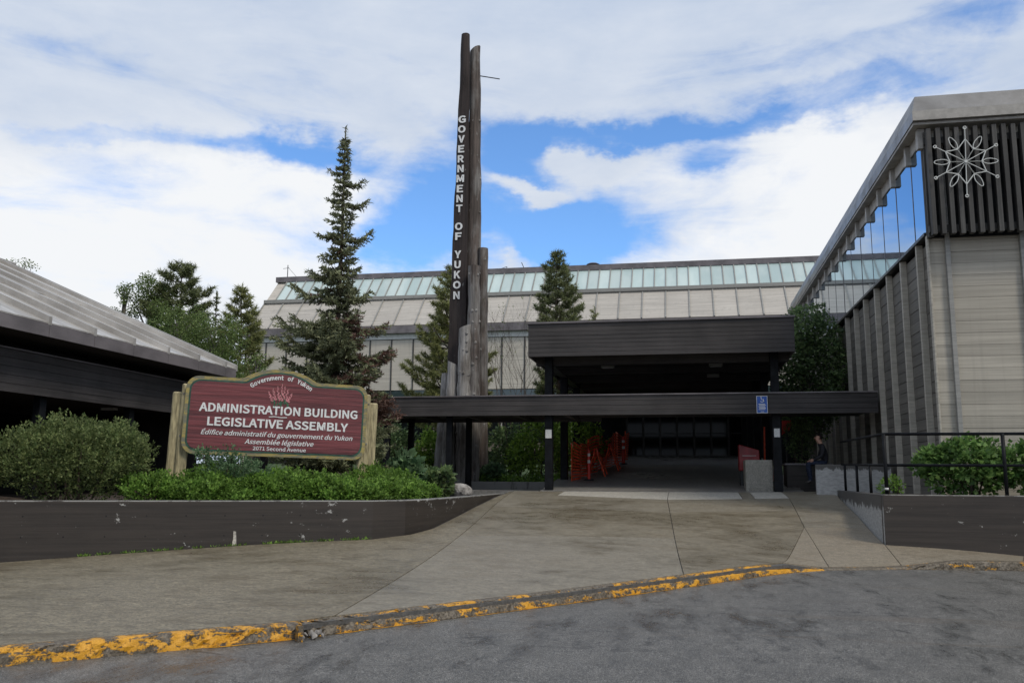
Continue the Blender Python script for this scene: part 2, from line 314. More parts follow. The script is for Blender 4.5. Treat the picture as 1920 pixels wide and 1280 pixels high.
# ------------------------------------------------------------------ mesh helpers
WL = {}
def tag(o, label=None, cat=None, group=None, kind=None):
    if label: o['label'] = label
    if cat: o['category'] = cat
    if group: o['group'] = group
    if kind: o['kind'] = kind
    return o
def thing(name, loc, label, cat, group=None, rz=0, ry=0):
    o = bpy.data.objects.new(name, None); COL.objects.link(o); o.empty_display_size = .2
    o.location = loc; o.rotation_euler = (0, ry, rz); WL[o.name] = Vector(loc); return tag(o, label, cat, group)
def link(name, me, parent=None, local=False, mat=None):
    o = bpy.data.objects.new(name, me); COL.objects.link(o)
    if parent is not None: o.parent = parent
    if parent is not None and not local:
        w = WL.get(parent.name, Vector()); o.location = -w if parent.type == 'EMPTY' else -w
    WL[o.name] = Vector((0, 0, 0))
    if mat is not None and not me.materials: me.materials.append(MATS[mat])
    return o
class MB:
    def __init__(s): s.v = []; s.f = []; s.mi = []
    def add(s, vs, fs, mi=0):
        k = len(s.v); s.v += [tuple(v) for v in vs]; s.f += [tuple(i+k for i in f) for f in fs]; s.mi += [mi]*len(fs); return s
    def box(s, x0, x1, y0, y1, z0, z1, mi=0):
        return s.add([(x0, y0, z0), (x1, y0, z0), (x1, y1, z0), (x0, y1, z0), (x0, y0, z1), (x1, y0, z1), (x1, y1, z1), (x0, y1, z1)],
                     [(0, 3, 2, 1), (4, 5, 6, 7), (0, 1, 5, 4), (1, 2, 6, 5), (2, 3, 7, 6), (3, 0, 4, 7)], mi)
    def hexa(s, p, mi=0): return s.add(p, [(0, 3, 2, 1), (4, 5, 6, 7), (0, 1, 5, 4), (1, 2, 6, 5), (2, 3, 7, 6), (3, 0, 4, 7)], mi)
    def tube(s, pts, r, n=8, mi=0, cap=True):
        pts = [Vector(p) for p in pts]; rs = r if isinstance(r, (list, tuple)) else [r]*len(pts); rings = []
        for i, p in enumerate(pts):
            t = (pts[min(i+1, len(pts)-1)]-pts[max(i-1, 0)]).normalized(); a = t.orthogonal().normalized() if i == 0 else (a - t*a.dot(t)).normalized(); b = t.cross(a)
            rings.append([p+(a*math.cos(2*math.pi*k/n)+b*math.sin(2*math.pi*k/n))*rs[i] for k in range(n)])
        vs = [v for rg in rings for v in rg]; fs = [(i*n+k, i*n+(k+1) % n, (i+1)*n+(k+1) % n, (i+1)*n+k) for i in range(len(pts)-1) for k in range(n)]
        if cap: fs += [tuple(range(n-1, -1, -1)), tuple((len(pts)-1)*n+k for k in range(n))]
        return s.add(vs, fs, mi)
    def mesh(s, name, mats):
        me = bpy.data.meshes.new(name); me.from_pydata(s.v, [], s.f)
        for m in (mats if isinstance(mats, (list, tuple)) else [mats]): me.materials.append(MATS[m])
        if any(s.mi): me.polygons.foreach_set('material_index', s.mi)
        me.update(); return me
    def build(s, name, mat, parent=None, local=False, smooth=False, bevel=0):
        me = s.mesh(name, mat)
        if bevel:
            bm = bmesh.new(); bm.from_mesh(me); bmesh.ops.bevel(bm, geom=bm.edges[:], offset=bevel, segments=1, affect='EDGES', clamp_overlap=True); bm.to_mesh(me); bm.free()
        if smooth: me.polygons.foreach_set('use_smooth', [True]*len(me.polygons))
        return link(name, me, parent, local)
def box(name, mat, x0, x1, y0, y1, z0, z1, parent=None, bevel=0, local=False): return MB().box(x0, x1, y0, y1, z0, z1).build(name, mat, parent, local, bevel=bevel)
def np_mesh(name, V, Fc, mat, tone=None, matidx=None):
    """fast mesh from arrays: V (n,3), Fc (m,k)"""
    me = bpy.data.meshes.new(name); k = Fc.shape[1]; me.vertices.add(len(V)); me.vertices.foreach_set('co', V.astype(np.float32).ravel())
    me.loops.add(Fc.size); me.loops.foreach_set('vertex_index', Fc.astype(np.int32).ravel()); me.polygons.add(len(Fc))
    me.polygons.foreach_set('loop_start', np.arange(0, Fc.size, k, dtype=np.int32))
    for m in (mat if isinstance(mat, (list, tuple)) else [mat]): me.materials.append(MATS[m])
    if matidx is not None: me.polygons.foreach_set('material_index', matidx.astype(np.int32))
    if tone is not None: a = me.attributes.new('tone', 'FLOAT', 'FACE'); a.data.foreach_set('value', tone.astype(np.float32))
    me.update(calc_edges=True); me.validate(); return me

# ------------------------------------------------------------------ ground heights
def road_z(y): return .014*max(-30, min(30, y))
KERB = [(-30, -13.5), (-16, -2.4), (-9.5, 2.95), (-5.4, 6.42), (-4.49, 7.19), (-3.53, 8.01), (-3.29, 8.36), (-1.73, 10.21), (.07, 12.5), (.95, 13.72), (1.55, 14.40), (2.1, 14.82), (3.43, 15.25), (4.34, 15.38), (5.23, 15.45), (9, 15.6), (30, 16.2)]
WALL_L = [(-30, 3.39), (-20, 8.12), (-10.78, 12.48), (-5.42, 15.02), (-5.02, 15.62), (-4.82, 16.6), (-4.80, 20), (-4.88, 24.0)]
def kz(x, y):
    cut = 1 if 1.75 < x < 3.7 else 0
    return road_z(y)+(.025 if cut else .14)
ctrl = [(x, y, kz(x, y)) for x, y in KERB] + [(-30, 3.4, -.1), (-20, 8.1, .12), (-10.75, 12.48, .23), (-8.9, 13.35, .36), (-7.2, 14.2, .47), (-4.9, 16.5, .64), (-4.8, 20, .95), (-4.8, 22.4, 1.13), (-4.8, 24.4, 1.25),
        (-3.7, 24.6, 1.26), (0, 24.6, 1.27), (2.4, 24.6, 1.29), (3.3, 24.4, 1.31), (3.47, 17, .48), (3.6, 20, .85), (3.7, 23.4, 1.24), (5.7, 17, .33), (9, 17, .33), (30, 17.4, .38), (0, 19, .80), (-7.5, 10, .29)]
cx = np.array([c[:2] for c in ctrl]); cz = np.array([c[2] for c in ctrl])
dist = np.linalg.norm(cx[:, None]-cx[None], axis=2); K = np.block([[dist, np.ones((len(cx), 1)), cx], [np.ones((1, len(cx))), np.zeros((1, 3))], [cx.T, np.zeros((2, 3))]])
sol = np.linalg.solve(K, np.concatenate([cz, [0, 0, 0]]))
def gz(x, y): return float(np.linalg.norm(cx-np.array([x, y]), axis=1)@sol[:-3]+sol[-3]+sol[-2]*x+sol[-1]*y)
def gpix(px, py):
    """point of the pavement seen through a pixel"""
    d = ray(px, py); t = 5.0
    while t < 60:
        p = CAM+d*t
        if p.z <= gz(p.x, p.y): break
        t += .02
    return (p.x, p.y)
def inset_line(path, d):
    """offset a polyline to its left"""
    out = []
    for i, p in enumerate(path):
        a = Vector(path[max(i-1, 0)]); c = Vector(path[min(i+1, len(path)-1)]); t = (c-a).normalized(); out.append((p[0]-t.y*d, p[1]+t.x*d))
    return out
def drape(poly, mat, name, parent, zf, step=.35, thick=.05, gap=.006, lift=0):
    """a paving piece: polygon filled with a grid of points, laid on the height function"""
    P = [Vector(p) for p in poly]
    area = sum(P[i].x*P[(i+1) % len(P)].y-P[(i+1) % len(P)].x*P[i].y for i in range(len(P)))
    if area < 0: P.reverse()
    if gap:
        Q = []
        for i, p in enumerate(P):
            a = (p-P[i-1]).normalized(); b = (P[(i+1) % len(P)]-p).normalized(); n = Vector((-a.y-b.y, a.x+b.x))
            Q.append(p+(n.normalized()*gap/max(.35, math.sqrt(max(.01, (1+a.dot(b))/2))) if n.length > 1e-6 else Vector((0, 0))))
        P = Q
    ring = []
    for i, p in enumerate(P):
        q = P[(i+1) % len(P)]; n = max(1, int((q-p).length/step)); ring += [p.lerp(q, k/n) for k in range(n)]
    xs = [p.x for p in ring]; ys = [p.y for p in ring]; nr = len(ring); pts = list(ring)
    x = min(xs)
    while x < max(xs):
        y = min(ys)
        while y < max(ys):
            c = Vector((x, y)); ins = False
            for i in range(nr):
                a, b = ring[i], ring[(i+1) % nr]
                if (a.y > y) != (b.y > y) and x < (b.x-a.x)*(y-a.y)/(b.y-a.y)+a.x: ins = not ins
            if ins and min((c-r).length for r in ring) > step*.45: pts.append(c)
            y += step
        x += step
    res = geometry.delaunay_2d_cdt(pts, [(i, (i+1) % nr) for i in range(nr)], [], 1, 1e-5)
    V2, _, Fs = res[0], res[1], res[2]
    nv = len(V2); top = [(v.x, v.y, zf(v.x, v.y)+lift) for v in V2]; bot = [(v.x, v.y, zf(v.x, v.y)+lift-thick) for v in V2]
    ecount = {}
    for f in Fs:
        for i in range(len(f)): ecount[(f[i], f[(i+1) % len(f)])] = 1
    side = [(a+nv, b+nv, b, a) for (a, b) in ecount if (b, a) not in ecount]
    me = bpy.data.meshes.new(name); me.from_pydata(top+bot, [], [tuple(f) for f in Fs]+side); me.materials.append(MATS[mat]); me.update()
    return link(name, me, parent)

# ------------------------------------------------------------------ ground, road, pavement
def sheet(name, xs, ys, zf, mat, parent=None):
    xs, ys = list(xs), list(ys); v = [(x, y, zf(x, y)) for y in ys for x in xs]; n = len(xs)
    f = [(j*n+i, j*n+i+1, (j+1)*n+i+1, (j+1)*n+i) for j in range(len(ys)-1) for i in range(n-1)]
    me = bpy.data.meshes.new(name); me.from_pydata(v, [], f); me.materials.append(MATS[mat]); me.update(); return link(name, me, parent)
o = sheet('ground', [-1500, -200, -60, -30, 0, 30, 60, 200, 1500], [-1500, -200, -60, -30, 0, 14, 60, 200, 1500], lambda x, y: road_z(y)-.16, 'terrain'); tag(o, kind='structure')
rx = np.linspace(-60, 40, 41); ry = np.linspace(-30, 17.4, 40)
o = sheet('road', rx, ry, lambda x, y: road_z(y), 'asphalt'); tag(o, kind='structure')
pavement = MB()
kin = inset_line(KERB, .16)
base_poly = inset_line(KERB, .05)+[(30, 17.3), (3.47, 17.3), (3.75, 24.55), (-4.88, 24.55)]+WALL_L[::-1]
pav = drape(base_poly, 'base_concrete', 'pavement', None, gz, .8, .05, 0, -.022); tag(pav, kind='structure')
# joints through pixels of the photograph, laid on the apron
A0, A1 = gpix(938, 926), gpix(628, 1139)
B0, B1 = gpix(1250, 931), gpix(1237, 1076)
C0, C1 = gpix(1478, 931), gpix(1508, 988)
D1 = gpix(1412, 1058)
E1 = gpix(1622, 990)
def kerb_split(k): return kin[:k+1], kin[k:]
def nearest(p): return min(range(len(kin)), key=lambda i: (kin[i][0]-p[0])**2+(kin[i][1]-p[1])**2)
iA, iB, iD = nearest(A1), nearest(B1), 10
kA, kB, kD = kin[6], kin[8], kin[10]
YT = 24.5
A0 = (-4.70, 24.2)
X_r = lambda y: 3.47+(y-17)*(3.75-3.47)/7.5
def lerp2(a, b, t): return (a[0]+(b[0]-a[0])*t, a[1]+(b[1]-a[1])*t)
slabs = []
# left sidewalk in three pieces, divided by joints square to the wall
wl = [(x+.0, y-.03) for x, y in WALL_L]
slabs.append(('sidewalk_rough', [kin[0], kin[1], kin[2], kin[3], kin[4], kin[5], kA, A0, (-4.78, 24.2), (-4.74, 20), (-4.76, 16.6), (-4.93, 15.7), wl[3], wl[2], wl[1], wl[0]]))
# driveway left half, cut across twice
b_t = [lerp2(kB, B0, t) for t in (0, .38, .70, .93)]; a_t = [lerp2(kA, A0, t) for t in (0, .46, .74, .955)]
slabs.append(('slab', [kA, kin[7], kB, b_t[1], a_t[1]]))
slabs.append(('slab_wet', [a_t[1], b_t[1], b_t[2], a_t[2]]))
slabs.append(('slab', [a_t[2], b_t[2], b_t[3], a_t[3]]))
c_t = [C1, lerp2(C1, C0, .45), lerp2(C1, C0, .93)]
slabs.append(('slab_wet', [b_t[1], kB, kin[9], kD, C1]))
slabs.append(('slab_wet', [b_t[1], C1, c_t[1], b_t[2]]))
slabs.append(('slab', [b_t[2], c_t[1], c_t[2], b_t[3]]))
# dry strip in the lee of the canopy
ytop = 24.52; xL = gpix(1052, 928)[0]
slabs.append(('slab', [A0 if False else a_t[3], (xL-.1, a_t[3][1]+(b_t[3][1]-a_t[3][1])*.3), (xL-.1, ytop), (-4.7, ytop), A0]))
slabs.append(('slab_dry', [(xL-.1, a_t[3][1]+(b_t[3][1]-a_t[3][1])*.3), b_t[3], (b_t[3][0], ytop), (xL-.1, ytop)]))
slabs.append(('slab_dry', [b_t[3], lerp2(b_t[3], c_t[2], .62), (lerp2(b_t[3], c_t[2], .62)[0], ytop), (b_t[3][0], ytop)]))
slabs.append(('slab_dry', [lerp2(b_t[3], c_t[2], .72), c_t[2], (c_t[2][0], ytop), (lerp2(b_t[3], c_t[2], .72)[0], ytop)]))
slabs.append(('slab', [lerp2(b_t[3], c_t[2], .62), lerp2(b_t[3], c_t[2], .72), (lerp2(b_t[3], c_t[2], .72)[0], ytop), (lerp2(b_t[3], c_t[2], .62)[0], ytop)]))
# right side strip and the dropped-kerb wedges
eR = (X_r(E1[1])-.02, E1[1])
slabs.append(('slab', [C1, eR, (X_r(23.3)-.02, 23.3), (X_r(ytop)-.02, ytop), (c_t[2][0], ytop), c_t[2], c_t[1]]))
k12 = kin[12]; k11 = kin[11]
kE = lerp2(kin[11], kin[12], .12)
slabs.append(('slab_tan', [C1, kD, k11, kE]))
slabs.append(('slab_tan', [C1, kE, lerp2(k11, k12, .98), (3.45, 16.97), eR]))
slabs.append(('slab_tan', [lerp2(k11, k12, .98), kin[12], kin[13], kin[14], (5.7, 16.97), (3.45, 16.97)]))
slabs.append(('slab_tan', [kin[14], kin[15], kin[16], (30, 16.97), (5.7, 16.97)]))
for m, poly in slabs: drape(poly, m, 'slab', pav, gz, .30, .05, .007, 0)

# kerb: swept stones along the path
def kerb_stone(path, mat, h0=.14, chip=.012, parent=None, w=.16, two=False, seed=0):
    rn = random.Random(seed); pts = []
    for i in range(len(path)-1):
        a, b = Vector(path[i]), Vector(path[i+1]); n = max(2, int((b-a).length/.06)); pts += [a.lerp(b, k/n) for k in range(n)]
    pts.append(Vector(path[-1])); rows = []
    for i, p in enumerate(pts):
        t = (pts[min(i+1, len(pts)-1)]-pts[max(i-1, 0)]).normalized(); nrm = Vector((-t.y, t.x)); z = road_z(p.y); h = h0(p.x) if callable(h0) else h0
        j = lambda a: rn.gauss(0, a)
        if two: prof = [(0, -.05), (.0+j(chip*.5), h*.10), (.012+j(chip*.6), h*.48), (.035+j(chip), h*.56+j(chip*.5)), (.065+j(chip), h*.55+j(chip*.3)), (.07+j(chip*.5), h*.66), (.078+j(chip), h*.93), (.10+j(chip), h+j(chip*.25)), (w, h+.002), (w, -.05)]
        else: prof = [(0, -.05), (.004+j(chip*.5), h*.15), (.01+j(chip*.7), h*.5), (.022+j(chip), h*.84+j(chip*.3)), (.05+j(chip), h*.98+j(chip*.3)), (.10, h+j(chip*.2)), (w, h+.002), (w, -.05)]
        rows.append([(p.x+nrm.x*d, p.y+nrm.y*d, z+q) for d, q in prof])
    m = len(rows[0]); v = [q for r_ in rows for q in r_]; f = [(i*m+k, (i+1)*m+k, (i+1)*m+k+1, i*m+k+1) for i in range(len(rows)-1) for k in range(m-1)]
    f += [tuple(range(m)), tuple((len(rows)-1)*m+k for k in range(m-1, -1, -1))]
    me = bpy.data.meshes.new('kerb_stone'); me.from_pydata(v, [], f); me.materials.append(MATS[mat]); me.update(); return link('kerb_stone', me, parent)
kerb = kerb_stone([KERB[0], KERB[1], KERB[2]], 'kerb_worn', seed=1); kerb.name = 'kerb'; tag(kerb, kind='structure')
pieces = [([KERB[2], (-7.2, 4.87)], 'kerb_worn', .14, .010, 0), ([(-7.2, 4.87), KERB[3], (-4.9, 6.84)], 'kerb_worn', .14, .012, 0), ([(-4.9, 6.84), KERB[4], KERB[5], (-3.60, 7.96)], 'kerb_yellow', .14, .014, 0),
          ([(-3.50, 8.06), (-3.29, 8.36), (-2.85, 8.87)], 'kerb_worn', .13, .022, 1), ([(-2.85, 8.87), KERB[7], (-.9, 11.26)], 'kerb_worn', .14, .010, 1), ([(-.9, 11.26), KERB[8], (.95, 13.72)], 'kerb_yellow', .14, .010, 1),
          ([KERB[9], KERB[10], KERB[11]], 'kerb_yellow', lambda x: max(.035, .14-max(0, x-1.2)*.12), .008, 1),
          ([KERB[11], KERB[12]], 'kerb_faint', lambda x: .03+max(0, x-2.9)*.04, .003, 0), ([KERB[12], KERB[13], KERB[14]], 'kerb_faint', lambda x: min(.14, .05+max(0, x-3.43)*.12), .010, 0), ([KERB[14], KERB[15], KERB[16]], 'kerb_worn', .14, .010, 0)]
for i, (pth, m, h, ch, two) in enumerate(pieces): kerb_stone(pth, m, h, ch, kerb, two=bool(two), seed=10+i)
# loose rubble at the broken kerb
for i in range(14):
    t = random.random(); px, py = -3.62+.2*t+random.gauss(0, .05), 7.93+.18*t+random.gauss(0, .05); r = random.uniform(.012, .035)
    bm = bmesh.new(); bmesh.ops.create_icosphere(bm, subdivisions=1, radius=r)
    for v in bm.verts: v.co = Vector((v.co.x*random.uniform(.7, 1.3), v.co.y*random.uniform(.7, 1.3), v.co.z*random.uniform(.5, .9)))+Vector((px+.03, py+.02, road_z(py)+r*.5+random.uniform(0, .05)))
    me = bpy.data.meshes.new('rubble'); bm.to_mesh(me); bm.free(); link('rubble', me, kerb, mat='rock')
# yellow line where paint ran on to the road at the foot of the kerb
def paint_line(path, w, name='paint_line'):
    mb = MB(); pts = []
    for i in range(len(path)-1):
        a, b = Vector(path[i]), Vector(path[i+1]); n = max(2, int((b-a).length/.05)); pts += [a.lerp(b, k/n) for k in range(n+1)]
    L, R = [], []
    for i, p in enumerate(pts):
        t = (pts[min(i+1, len(pts)-1)]-pts[max(i-1, 0)]).normalized(); n = Vector((t.y, -t.x)); ww = w*(.35+.9*abs(math.sin(i*.37)*math.cos(i*.11))+random.uniform(0, .2))
        L.append((p.x+n.x*.001, p.y+n.y*.001, road_z(p.y)+.004)); R.append((p.x+n.x*ww, p.y+n.y*ww, road_z(p.y)+.004))
    k = len(pts); mb.add(L+R, [(i, k+i, k+i+1, i+1) for i in range(k-1)]); mb.build(name, 'kerb_line', kerb)
paint_line([(-4.2, 7.43), KERB[5], (-3.62, 7.94)], .03); paint_line([(-3.36, 8.27), KERB[6], (-2.6, 9.17)], .03); paint_line([(-2.3, 9.52), KERB[7], (-.2, 12.15)], .022); paint_line([KERB[8], KERB[9], KERB[10]], .02)

# ------------------------------------------------------------------ retaining walls and planter beds
def wall_strip(name, path, ztop, t, mat, zbot=-.3, parent=None):
    inn = inset_line(path, t); n = len(path); zt = ztop if callable(ztop) else (lambda i: ztop)
    v = [(x, y, zbot) for x, y in path]+[(x, y, zt(i)) for i, (x, y) in enumerate(path)]+[(x, y, zt(i)) for i, (x, y) in enumerate(inn)]+[(x, y, zbot) for x, y in inn]
    f = []
    for i in range(n-1): f += [(i, i+1, n+i+1, n+i), (n+i, n+i+1, 2*n+i+1, 2*n+i), (2*n+i, 2*n+i+1, 3*n+i+1, 3*n+i)]
    f += [(0, n, 2*n, 3*n), (n-1, 4*n-1, 3*n-1, 2*n-1)]
    me = bpy.data.meshes.new(name); me.from_pydata(v, [], f); me.materials.append(MATS[mat]); me.update()
    bm = bmesh.new(); bm.from_mesh(me); es = [e for e in bm.edges if abs(e.verts[0].co.z-e.verts[1].co.z) < .2 and min(e.verts[0].co.z, e.verts[1].co.z) > zbot+.1]
    bmesh.ops.bevel(bm, geom=es, offset=.012, segments=1, affect='EDGES'); bm.to_mesh(me); bm.free(); return link(name, me, parent)
LW = thing('retaining_wall', (-7, 14.3, .4), 'long dark brown painted concrete planter wall below the carved red sign', 'wall')
wall_strip('wall', WALL_L, 1.2, .22, 'painted_wall', -.3, LW)
wa, wb = Vector(WALL_L[2]), Vector(WALL_L[3]); wd = (wb-wa).normalized(); wn_ = Vector((wd.y, -wd.x))
for i in range(9):
    for zz in (.95, .62):
        p2 = wa+wd*(.35+.62*i)+wn_*.0015
        if zz-.06 < gz(p2.x, p2.y): continue
        MB().tube([(p2.x-wn_.x*.02, p2.y-wn_.y*.02, zz), (p2.x+wn_.x*.001, p2.y+wn_.y*.001, zz)], .013, 8).build('tie_hole', 'void', LW)
p2 = wa+wd*3.62+wn_*.003; g2 = gz(p2.x, p2.y); m = MB(); m.add([(p2.x-.035*wd.x, p2.y-.035*wd.y, g2), (p2.x+.04*wd.x, p2.y+.04*wd.y, g2), (p2.x+.03*wd.x, p2.y+.03*wd.y, g2+.14), (p2.x+.022*wd.x, p2.y+.022*wd.y, g2+.235), (p2.x-.02*wd.x, p2.y-.02*wd.y, g2+.245), (p2.x-.018*wd.x, p2.y-.018*wd.y, g2+.12)], [(0, 1, 2, 3, 4, 5)]); m.build('paint_splash', 'slab_dry', LW)
RWf = thing('retaining_wall', (4.5, 17.1, .4), 'dark brown painted concrete planter wall carrying the black railing', 'wall')
wall_strip('wall', [(3.47, 17.0), (16, 17.0)], 1.36, .2, 'painted_wall_right', -.2, RWf)
RWs = thing('retaining_wall', (3.6, 20, .7), 'concrete side wall of the railing planter with peeling paint streaks', 'wall')
wall_strip('wall', [(3.744, 24.0), (3.466, 17.012)], lambda i: (1.36, 1.357)[i], .2, 'peeling_ramp_wall', -.1, RWs)
RWb = thing('low_wall', (3.3, 23.6, 1.3), 'low pale concrete wall with ragged remains of grey paint under the walkway', 'wall')
wall_strip('wall', [(3.24, 23.55), (5.0, 23.4)], 2.0, .3, 'peeling_wall', .9, RWb)
RWr = thing('low_wall', (3.5, 25, 1.3), 'dark return of the low wall on which the person sits', 'wall')
wall_strip('wall', [(3.62, 26.4), (3.36, 23.87)], 2.0, .32, 'base_concrete', .9, RWr)
o = drape([(-30, 3.7), (-20, 8.4), (-10.8, 12.72), (-5.5, 15.2), (-5.05, 16.6), (-5.02, 24.3), (-30, 24.3)], 'soil', 'planting_bed', None, lambda x, y: 1.10+.05*math.sin(x*1.7)*math.cos(y*1.3)+.02*math.sin(5*x+3*y), .6, .05, 0); tag(o, kind='structure')
o = drape([(3.66, 17.19), (16, 17.19), (16, 18.95), (5.2, 18.95), (5.2, 23.4), (3.9, 23.4)], 'soil', 'planting_bed', None, lambda x, y: 1.30+.02*math.sin(5*x+3*y), .5, .05, 0); tag(o, kind='structure')
o = sheet('courtyard_lawn', np.linspace(-60, 24, 30), np.linspace(24.56, 90, 30), lambda x, y: 1.22+max(0, min(1, (y-28)/22))*1.2+.0*x, 'lawn'); tag(o, kind='structure')
o = box('walkway_paving', 'ramp_concrete', -14, -4.05, 24.56, 27.6, 1.0, 1.262); tag(o, kind='structure')
# ramp up to the doors
def rampz(y): return 1.275+max(0, y-24.52)*(2.52-1.275)/(38-24.52)
rm = drape([(-3.98, 24.53), (3.1, 24.53), (3.1, 38.6), (-3.98, 38.6)], 'ramp_concrete', 'ramp', None, lambda x, y: rampz(y), .8, .6, 0); tag(rm, kind='structure')
# courtyard kerb along the back of the walkway
CK = thing('planter_kerb', (-6.5, 27.7, 1.1), 'low dark planter kerb behind the covered walkway', 'kerb'); box('kerb_stone', 'painted_wall', -14, -4.05, 27.62, 27.82, 1.0, 1.5, CK, .01)

# ------------------------------------------------------------------ right building
XR, YC, BAY = 5.02, 19.0, 1.45
RB = thing('office_wing', (XR, YC, 1.3), 'tall grey panelled wing with clerestory windows and slatted screen', 'building')
# core volume behind the claddings
MB().box(XR+.30, 20, YC+.085, 41, .9, 9.1).build('wall_core', 'dark_glass_frame', RB)
boards = {}
def board_mesh(key, sx, sy, sz, mat):
    if key not in boards: boards[key] = MB().box(0, sx, 0, sy, 0, sz).mesh('siding_board', mat)
    return boards[key]
def piece(name, me, loc, parent):
    o = bpy.data.objects.new(name, me); COL.objects.link(o); o.parent = parent; o.location = Vector(loc)-WL[parent.name]; WL[o.name] = Vector(); return o
BH = .2413
# front face: bays of horizontal boards between battens
fx = [XR+.03, 5.40]+[5.40+1.41*k for k in range(1, 8)]
for i in range(len(fx)-1):
    w = fx[i+1]-fx[i]-.012
    if i > 3:
        mb = MB()
        for j in range(32): mb.box(fx[i]+.006, fx[i]+.006+w, YC+.033, YC+.09, 1.2+j*BH, 1.2+j*BH+BH-.006)
        o = mb.build('siding', 'siding_front', RB); o['kind'] = 'stuff'; continue
    for j in range(32):
        z = 1.2+j*BH
        if z > 8.95: break
        piece('siding_board', board_mesh(('f', round(w, 2)), w, .06, BH-.006, 'siding_front'), (fx[i]+.006, YC+.03+random.uniform(0, .006), z), RB)
for x in fx[1:]: box('batten', 'batten', x-.045, x+.045, YC-.06, YC+.07, 1.2, 9.0, RB, .006)
box('corner_board', 'fin', XR-.004, XR+.035, YC-.03, YC+.10, 1.2, 6.62, RB, .006)
# side face: fins and recessed boards
FD = .13
ny = [YC+.9+BAY*k for k in range(16)]
fin_me = MB().box(0, FD, 0, .10, 0, 5.38).mesh('fin', 'fin')
for k, y in enumerate(ny):
    if y < 41: piece('fin', fin_me, (XR, y-.05, 1.25), RB)
for k in range(-1, 15):
    y0 = (YC+.13) if k < 0 else ny[k]+.055; y1 = ny[k+1]-.055
    if k <= 5:
        for j in range(23):
            z = 1.25+j*BH
            if z+BH > 6.66: break
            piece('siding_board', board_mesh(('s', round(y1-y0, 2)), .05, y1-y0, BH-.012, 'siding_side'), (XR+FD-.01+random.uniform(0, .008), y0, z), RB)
    else:
        mb = MB()
        for j in range(22): z = 1.25+j*BH; mb.box(XR+FD-.01, XR+FD+.05, y0, y1, z, z+BH-.012)
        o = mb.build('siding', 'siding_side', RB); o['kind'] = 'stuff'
# clerestory
box('window_sill', 'dark_steel', XR-.03, XR+.30, YC+.06, 40.9, 6.64, 6.70, RB)
gl_me = MB().box(0, .02, 0, BAY-.03, 0, 1.89).mesh('glass_pane', 'mirror_glass')
box('glass_pane', 'mirror_glass', XR+.012, XR+.032, YC+.06, ny[0]-.016, 6.71, 8.60, RB)
for k in range(15):
    piece('glass_pane', gl_me, (XR+.012+random.uniform(-.002, .002), ny[k]+.015, 6.71), RB)
for k in range(16): box('mullion', 'fascia_metal', XR+.004, XR+.035, ny[k]-.014, ny[k]+.014, 6.71, 8.6, RB)
box('window_head', 'beige_frame', XR-.01, XR+.3, YC+.06, 40.9, 8.602, 8.87, RB)
br_me = MB().box(0, .14, 0, .15, 0, .42).mesh('bracket', 'beige_frame')
for k in range(-1, 15): piece('bracket', br_me, (XR-.10, (YC-.20 if k < 0 else ny[k]-.075), 8.44), RB)
# roof edge: soffit, fascia strip and sloped metal coping, side and front
box('soffit', 'beige_frame', XR-.22, XR+.3, YC-.42, 41.2, 8.875, 8.93, RB)
box('soffit', 'beige_frame', XR+.302, 16, YC-.42, YC+.1, 8.875, 8.93, RB)
box('front_frieze', 'siding_front', XR+.0, 16, YC-.02, YC+.10, 8.62, 8.873, RB)
prof = [(-.24, 8.935), (-.24, 9.16), (-.22, 9.18), (-.10, 9.58), (.4, 9.68), (.4, 8.935)]
def run(p0, p1):
    m = MB(); n = len(prof); m.add(list(p0)+list(p1), [(i, n+i, n+(i+1) % n, (i+1) % n) for i in range(n)]+[tuple(range(n)), tuple(n+i for i in range(n))][:2])
    o = m.build('coping', 'galvanised', RB); bm = bmesh.new(); bm.from_mesh(o.data); bmesh.ops.recalc_face_normals(bm, faces=bm.faces[:]); bm.to_mesh(o.data); bm.free()
FR = 2.0
corner = [(XR+d, YC+FR*d, z) for d, z in prof]
yy = YC+1.0; run(corner, [(XR+d, yy-.01, z) for d, z in prof])
while yy < 41: run([(XR+d, yy, z) for d, z in prof], [(XR+d, min(41.2, yy+2.89), z) for d, z in prof]); yy += 2.9
xx = XR+3.0; run(corner, [(xx-.01, YC+FR*d, z+.001) for d, z in prof])
while xx < 16: run([(xx, YC+FR*d, z) for d, z in prof], [(min(16, xx+2.99), YC+FR*d, z) for d, z in prof]); xx += 3
box('fascia_strip', 'beige_frame', XR-.246, 16, YC-.51, YC-.484, 8.94, 9.15, RB)
box('roof_deck', 'void', XR+.3, 20, YC, 41, 9.1, 9.5, RB)
# slatted screen
SC = RB
sl = MB().box(0, .085, 0, .14, 0, 2.24).mesh('screen_slat', 'slat_wood')
ns = 0; x = XR+.02
while x < 10:
    piece('screen_slat', sl, (x, YC-.42, 6.54+random.uniform(-.008, .008)), RB); x += .178
box('screen_rail', 'slat_wood', XR+.0, 10, YC-.275, YC-.20, 8.50, 8.64, RB); box('screen_rail', 'slat_wood', XR+.0, 10, YC-.275, YC-.20, 6.62, 6.76, RB)
box('screen_back', 'black_paint', XR+.05, 10, YC-.03, YC+.02, 6.56, 8.61, RB)
sl2 = MB().box(0, .10, 0, .085, 0, 2.24).mesh('screen_slat', 'slat_wood')
for k in range(2): piece('screen_slat', sl2, (XR+.001, YC-.20+.12*k, 6.545), RB)

